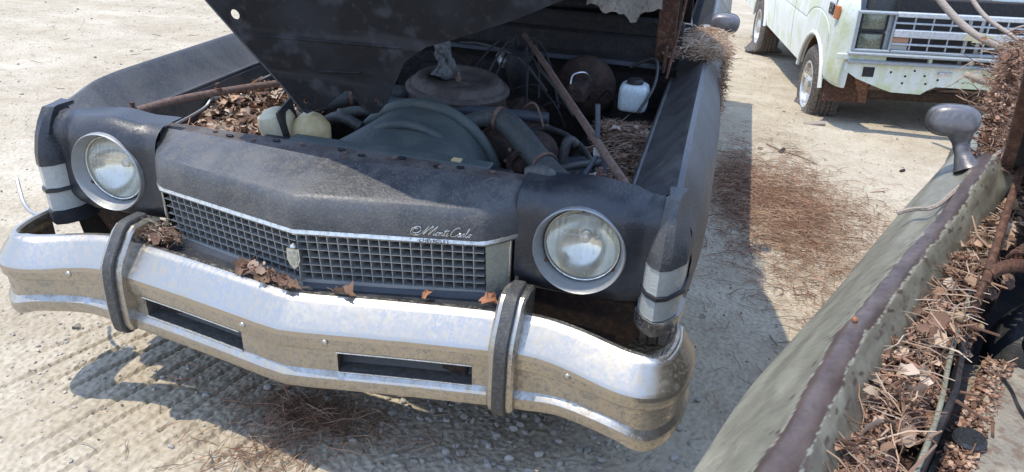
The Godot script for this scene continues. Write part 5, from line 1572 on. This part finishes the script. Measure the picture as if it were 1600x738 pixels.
	# --- ground litter
	var onground := func(cx: float, cz: float, rx_: float, rz: float, h: float) -> Callable:
		return func(r):
			var x: float = cx + g3(r) * rx_; var z: float = cz + g3(r) * rz
			return Vector3(x, gh(x, z) + .004 + r.randf() * h, z)
	litter("pine_straw", "reddish brown pine straw patch on sunlit sand between the two cars", "pine straw", 108, onground.call(1.50, -2.5, .52, 1.35, .012), {"needle": 5600, "crumb": 900, "twig": 40}, NEEDLE_COLS, 1.0, .35, .11)
	litter("pine_straw", "dark pine straw in the shadow along the coupe door", "pine straw", 109, onground.call(1.20, -2.9, .22, .9, .02), {"needle": 2600, "crumb": 300, "twig": 14}, NEEDLE_COLS, 1.0, .5, .11)
	litter("pine_straw", "dark pine straw wad on the ground under the bumper point", "pine straw", 110, onground.call(-.08, -.03, .34, .15, .025), {"needle": 620, "crumb": 160, "twig": 8}, NEEDLE_COLS, 1.0, .7, .10)
	litter("pine_straw", "sparse pine needles on the sunlit dirt before the bumper point", "pine straw", 111, onground.call(-.10, .20, .35, .16, .004), {"needle": 150}, NEEDLE_COLS, 1.0, .2, .10)
	litter("yard_debris", "bits of bark, twigs and needles scattered over the sandy yard", "debris", 112, func(r):
		var x: float = r.randf_range(-8.0, 3.2); var z: float = r.randf_range(-10.0, .6)
		return Vector3(x, gh(x, z) + .003, z), {"crumb": 5200, "needle": 900, "leaf": 260, "twig": 220, "clod": 2600}, [Color(.2, .16, .12), Color(.3, .24, .18), Color(.14, .1, .075), Color(.36, .3, .23)], 1.0, .3, .10)
	# gravel
	rng.seed = 31
	var xs := []; var cs := []
	for i in 5200:
		var x: float; var z: float
		if i < 1700: x = .35 + g3(rng) * 1.1; z = -.18 + g3(rng) * .5
		elif i < 3000: x = -1.1 + g3(rng) * 1.4; z = -.1 + g3(rng) * .9
		else: x = rng.randf_range(-7.0, 3.0); z = rng.randf_range(-9.0, .6)
		var s := .004 + pow(rng.randf(), 5.0) * (.028 if i < 1700 else .012)
		xs.append(Transform3D(Basis.from_euler(Vector3(rng.randf() * 6, rng.randf() * 6, rng.randf() * 6)).scaled(Vector3(s * rng.randf_range(.7, 1.3), s * rng.randf_range(.45, .9), s * rng.randf_range(.7, 1.2))), Vector3(x, gh(x, z) + s * .2, z)))
		var c := Color(.46, .42, .36).lerp(Color(.27, .25, .22), rng.randf()) * rng.randf_range(.8, 1.2); c.a = 1.0
		cs.append(c)
	var gv := multi("gravel", LM.pebble, xs, cs, self)
	tag(gv, "small grey pebbles strewn over the dirt under the bumper", "gravel", "", "stuff")
	# single stones and wood scraps that can be told apart
	for e in [[.41, -.025, .030, "largest rounded grey stone on shaded dirt below the bumper guard"], [.30, .05, .018, "small round stone on shaded dirt near the largest stone"]]:
		var o := MeshInstance3D.new(); o.mesh = LM.pebble; o.material_override = M.stone; o.name = numbered("stone"); add_child(o)
		o.transform = Transform3D(Basis.from_euler(Vector3(.4, e[0] * 9.0, .2)).scaled(Vector3.ONE * e[2] * 1.2), Vector3(e[0], gh(e[0], e[1]) + e[2] * .35, e[1]))
		tag(o, e[3], "stone")
	for e in [[1.812, -4.844, .17, .3, "flat grey wood chip lying on the sand before the van wheel"], [1.503, -3.838, .09, 1.2, "dark bark scrap on the sand between the van wheel and pine straw"], [2.278, -3.731, .05, .7, "small dark bark scrap on the sand between van and mirror"], [-3.40, -2.967, .085, .5, "curled dark leaf scrap alone on the sand beyond the coupe"]]:
		var b := MB.new()
		b.box(Vector3(0, .008, 0), Vector3(e[2], .022, e[2] * .34), Basis(), .008)
		var o := part("bark_scrap", b, M.bark if e[2] > .1 else M.dark_rust, self)
		o.transform = Transform3D(Basis.from_euler(Vector3(.05, e[3], .08)), Vector3(e[0], gh(e[0], e[1]) + .002, e[1]))
		tag(o, e[4], "bark")
	vroot_twig()
	# pale bent strip of trim lying behind the bumper end
	var st := MB.new()
	var pth := [Vector3(-1.182, 0.560, -0.200), Vector3(-1.147, 0.533, -0.170), Vector3(-1.108, 0.511, -0.140), Vector3(-1.049, 0.501, -0.110), Vector3(-0.978, 0.502, -0.100)]
	st.tube(smooth_path(pth, 4), .006, 6)
	tag(part("trim_strip", st, M.bezel, self), "pale bent trim strip sticking out behind the bumper end", "trim")
	# --- debris on the second car
	var t2 := car2.transform
	litter("leaf_mould", "long bank of rotted leaf mould filling the olive car's fender gutter", "leaf mould", 120, func(r):
		var z: float = lerpf(.75, -1.35, r.randf())
		var w: float = r.randf()
		var lump: float = .018 * sin(z * 23.0) + .014 * sin(z * 51.0 + 1.0)
		var sh: float = .03 * smoothstep(0.0, .5, z)
		var x: float = lerpf(.040, .135 - .035 * smoothstep(-.1, -.5, z) + lump, w) + sh
		return t2 * Vector3(x, lerpf(.765, .835 + lump * .7 - .05 * absf(w - .35), sqrt(r.randf())), z), {"crumb": 12000, "clod": 7000, "leaf": 160, "needle": 3000, "twig": 60}, MOULD_COLS, 1.1, 1.1, .045)
	litter("leaf_mould", "loose leaf mould on the apron shelf beside the bare plate", "leaf mould", 121, func(r):
		var z: float = lerpf(.45, -.27, r.randf())
		var x: float = .18 + r.randf() * .045 + .03 * smoothstep(0.0, .5, z)
		return t2 * Vector3(x, .722 + r.randf() * .035, z), {"crumb": 3000, "clod": 1800, "leaf": 40, "needle": 500, "twig": 14}, MOULD_COLS, 1.1, .8, .04)
	litter("pine_straw", "matted straw and mould bank packed along the olive car's raised hood beside its mirror", "pine straw", 122, func(r):
		var t: float = r.randf()
		return t2 * Vector3(lerpf(.02, -.035, t) + g3(r) * .03, lerpf(.87, 1.15, t) + g3(r) * .015, lerpf(-.93, -1.2, t) + g3(r) * .035), {"needle": 3200, "crumb": 4200, "clod": 1500, "leaf": 80, "twig": 30}, MOULD_COLS, 1.1, 1.2, .06)
	litter("leaf_litter", "whole curled leaves and long needles lying on the gutter's leaf mould", "leaf litter", 123, func(r):
		var z: float = lerpf(.75, -1.35, r.randf())
		return t2 * Vector3(lerpf(.05, .13, r.randf()) + .03 * smoothstep(0.0, .5, z), .835 + r.randf() * .012, z), {"leaf": 150, "needle": 420, "twig": 30}, LEAF_COLS, 1.1, .9, .10)
	for e in [[.118, .836, -.22, .012, "round tan acorn gall sitting on leaf mould in the gutter", M.acorn], [-.012, .886, .02, .0055, "tiny orange berry on the purple ridge", M.leaf_orange], [.15, .79, -.30, .008, "small tan nut at the edge of the dark engine bay", M.acorn]]:
		var b := MB.new()
		b.lathe([Vector2(.0001, -1), Vector2(.6, -.8), Vector2(.95, -.3), Vector2(.97, .2), Vector2(.7, .7), Vector2(.2, .96), Vector2(.0001, 1.0)], Transform3D(Basis().scaled(Vector3.ONE * e[3]), Vector3.ZERO), 16)
		var o := part("acorn" if e[3] > .01 else "berry", b, e[5], self, 60)
		o.transform = Transform3D(Basis.from_euler(Vector3(.4, 0, .5)), t2 * Vector3(e[0], e[1], e[2]))
		tag(o, e[4], "nut" if e[3] > .01 else "berry")
	var tw := MB.new()
	var tp := []
	for p in [Vector3(-.105, .845, -.62), Vector3(-.075, .862, -.63), Vector3(-.03, .892, -.60), Vector3(-.015, .90, -.72), Vector3(.0, .915, -.86), Vector3(.03, .95, -1.0)]: tp.append(t2 * p)
	tw.tube(smooth_path(tp, 4), .0055, 6)
	tag(part("twig", tw, M.bark, self), "crooked grey twig lying across the olive fender below its mirror", "twig")
	# --- fallen branches over the van front
	branch("fallen_branch", "long bare branch arching down across the van grille", [Vector3(2.33, .86, -4.60), Vector3(2.50, .70, -4.45), Vector3(2.66, .60, -4.3), Vector3(2.84, .555, -4.2), Vector3(3.1, .56, -4.1), Vector3(3.5, .62, -4.0)], [.024, .026, .024, .022, .024, .02],
		[[Vector3(2.9, .555, -4.18), Vector3(3.0, .62, -4.15), Vector3(3.1, .72, -4.1)], [Vector3(2.84, .555, -4.2), Vector3(2.76, .48, -4.15), Vector3(2.70, .38, -4.1)]])
	branch("fallen_branch", "thin branch crossing behind the arched one above the emblem", [Vector3(2.60, .84, -4.7), Vector3(2.70, .72, -4.55), Vector3(2.83, .64, -4.4), Vector3(2.98, .57, -4.2), Vector3(3.2, .5, -4.0)], [.016, .016, .015, .014, .012], [[Vector3(2.83, .64, -4.4), Vector3(2.95, .70, -4.4), Vector3(3.05, .68, -4.35)]])
	branch("fallen_branch", "pale knotted branch lying before the van valance", [Vector3(2.62, .36, -4.25), Vector3(2.75, .34, -4.15), Vector3(2.95, .36, -4.1), Vector3(3.3, .40, -4.0)], [.022, .026, .02, .018], [[Vector3(2.62, .36, -4.25), Vector3(2.55, .30, -4.2), Vector3(2.50, .27, -4.18)]])
	litter("brush_pile", "tangle of dead twigs and bark hung on the branches before the van", "brush", 130, func(r):
		var t: float = r.randf()
		return Vector3(2.88 + g3(r) * .22, lerpf(.15, .66, t) + g3(r) * .05, -4.05 + g3(r) * .15), {"twig": 260, "needle": 500, "leaf": 220}, LEAF_COLS, 1.1, 1.4, .2)
func vroot_twig() -> void:
	var tw := MB.new()
	var p := []
	for q in [[1.40, -4.0], [1.50, -3.85], [1.60, -3.78], [1.72, -3.62]]: p.append(Vector3(q[0], gh(q[0], q[1]) + .008, q[1]))
	tw.tube(smooth_path(p, 3), .006, 5)
	tag(part("twig", tw, M.bark, self), "thin curved twig on the sand beyond the pine straw patch", "twig")

func _ready() -> void:
	rng.seed = 1
	build_camera()
	make_materials()
	litter_meshes()
	build_ground()
	coupe = thing("coupe_car", "weathered black coupe with open hood and round headlamps", "car")
	build_header(); build_grille(); build_script()
	for sx in [-1.0, 1.0]:
		build_nose(sx); build_corner(sx); build_fender(sx)
	build_bumper(); build_bay(); build_hood(); build_rest_of_coupe()
	build_van()
	build_second_car()
	build_loose()
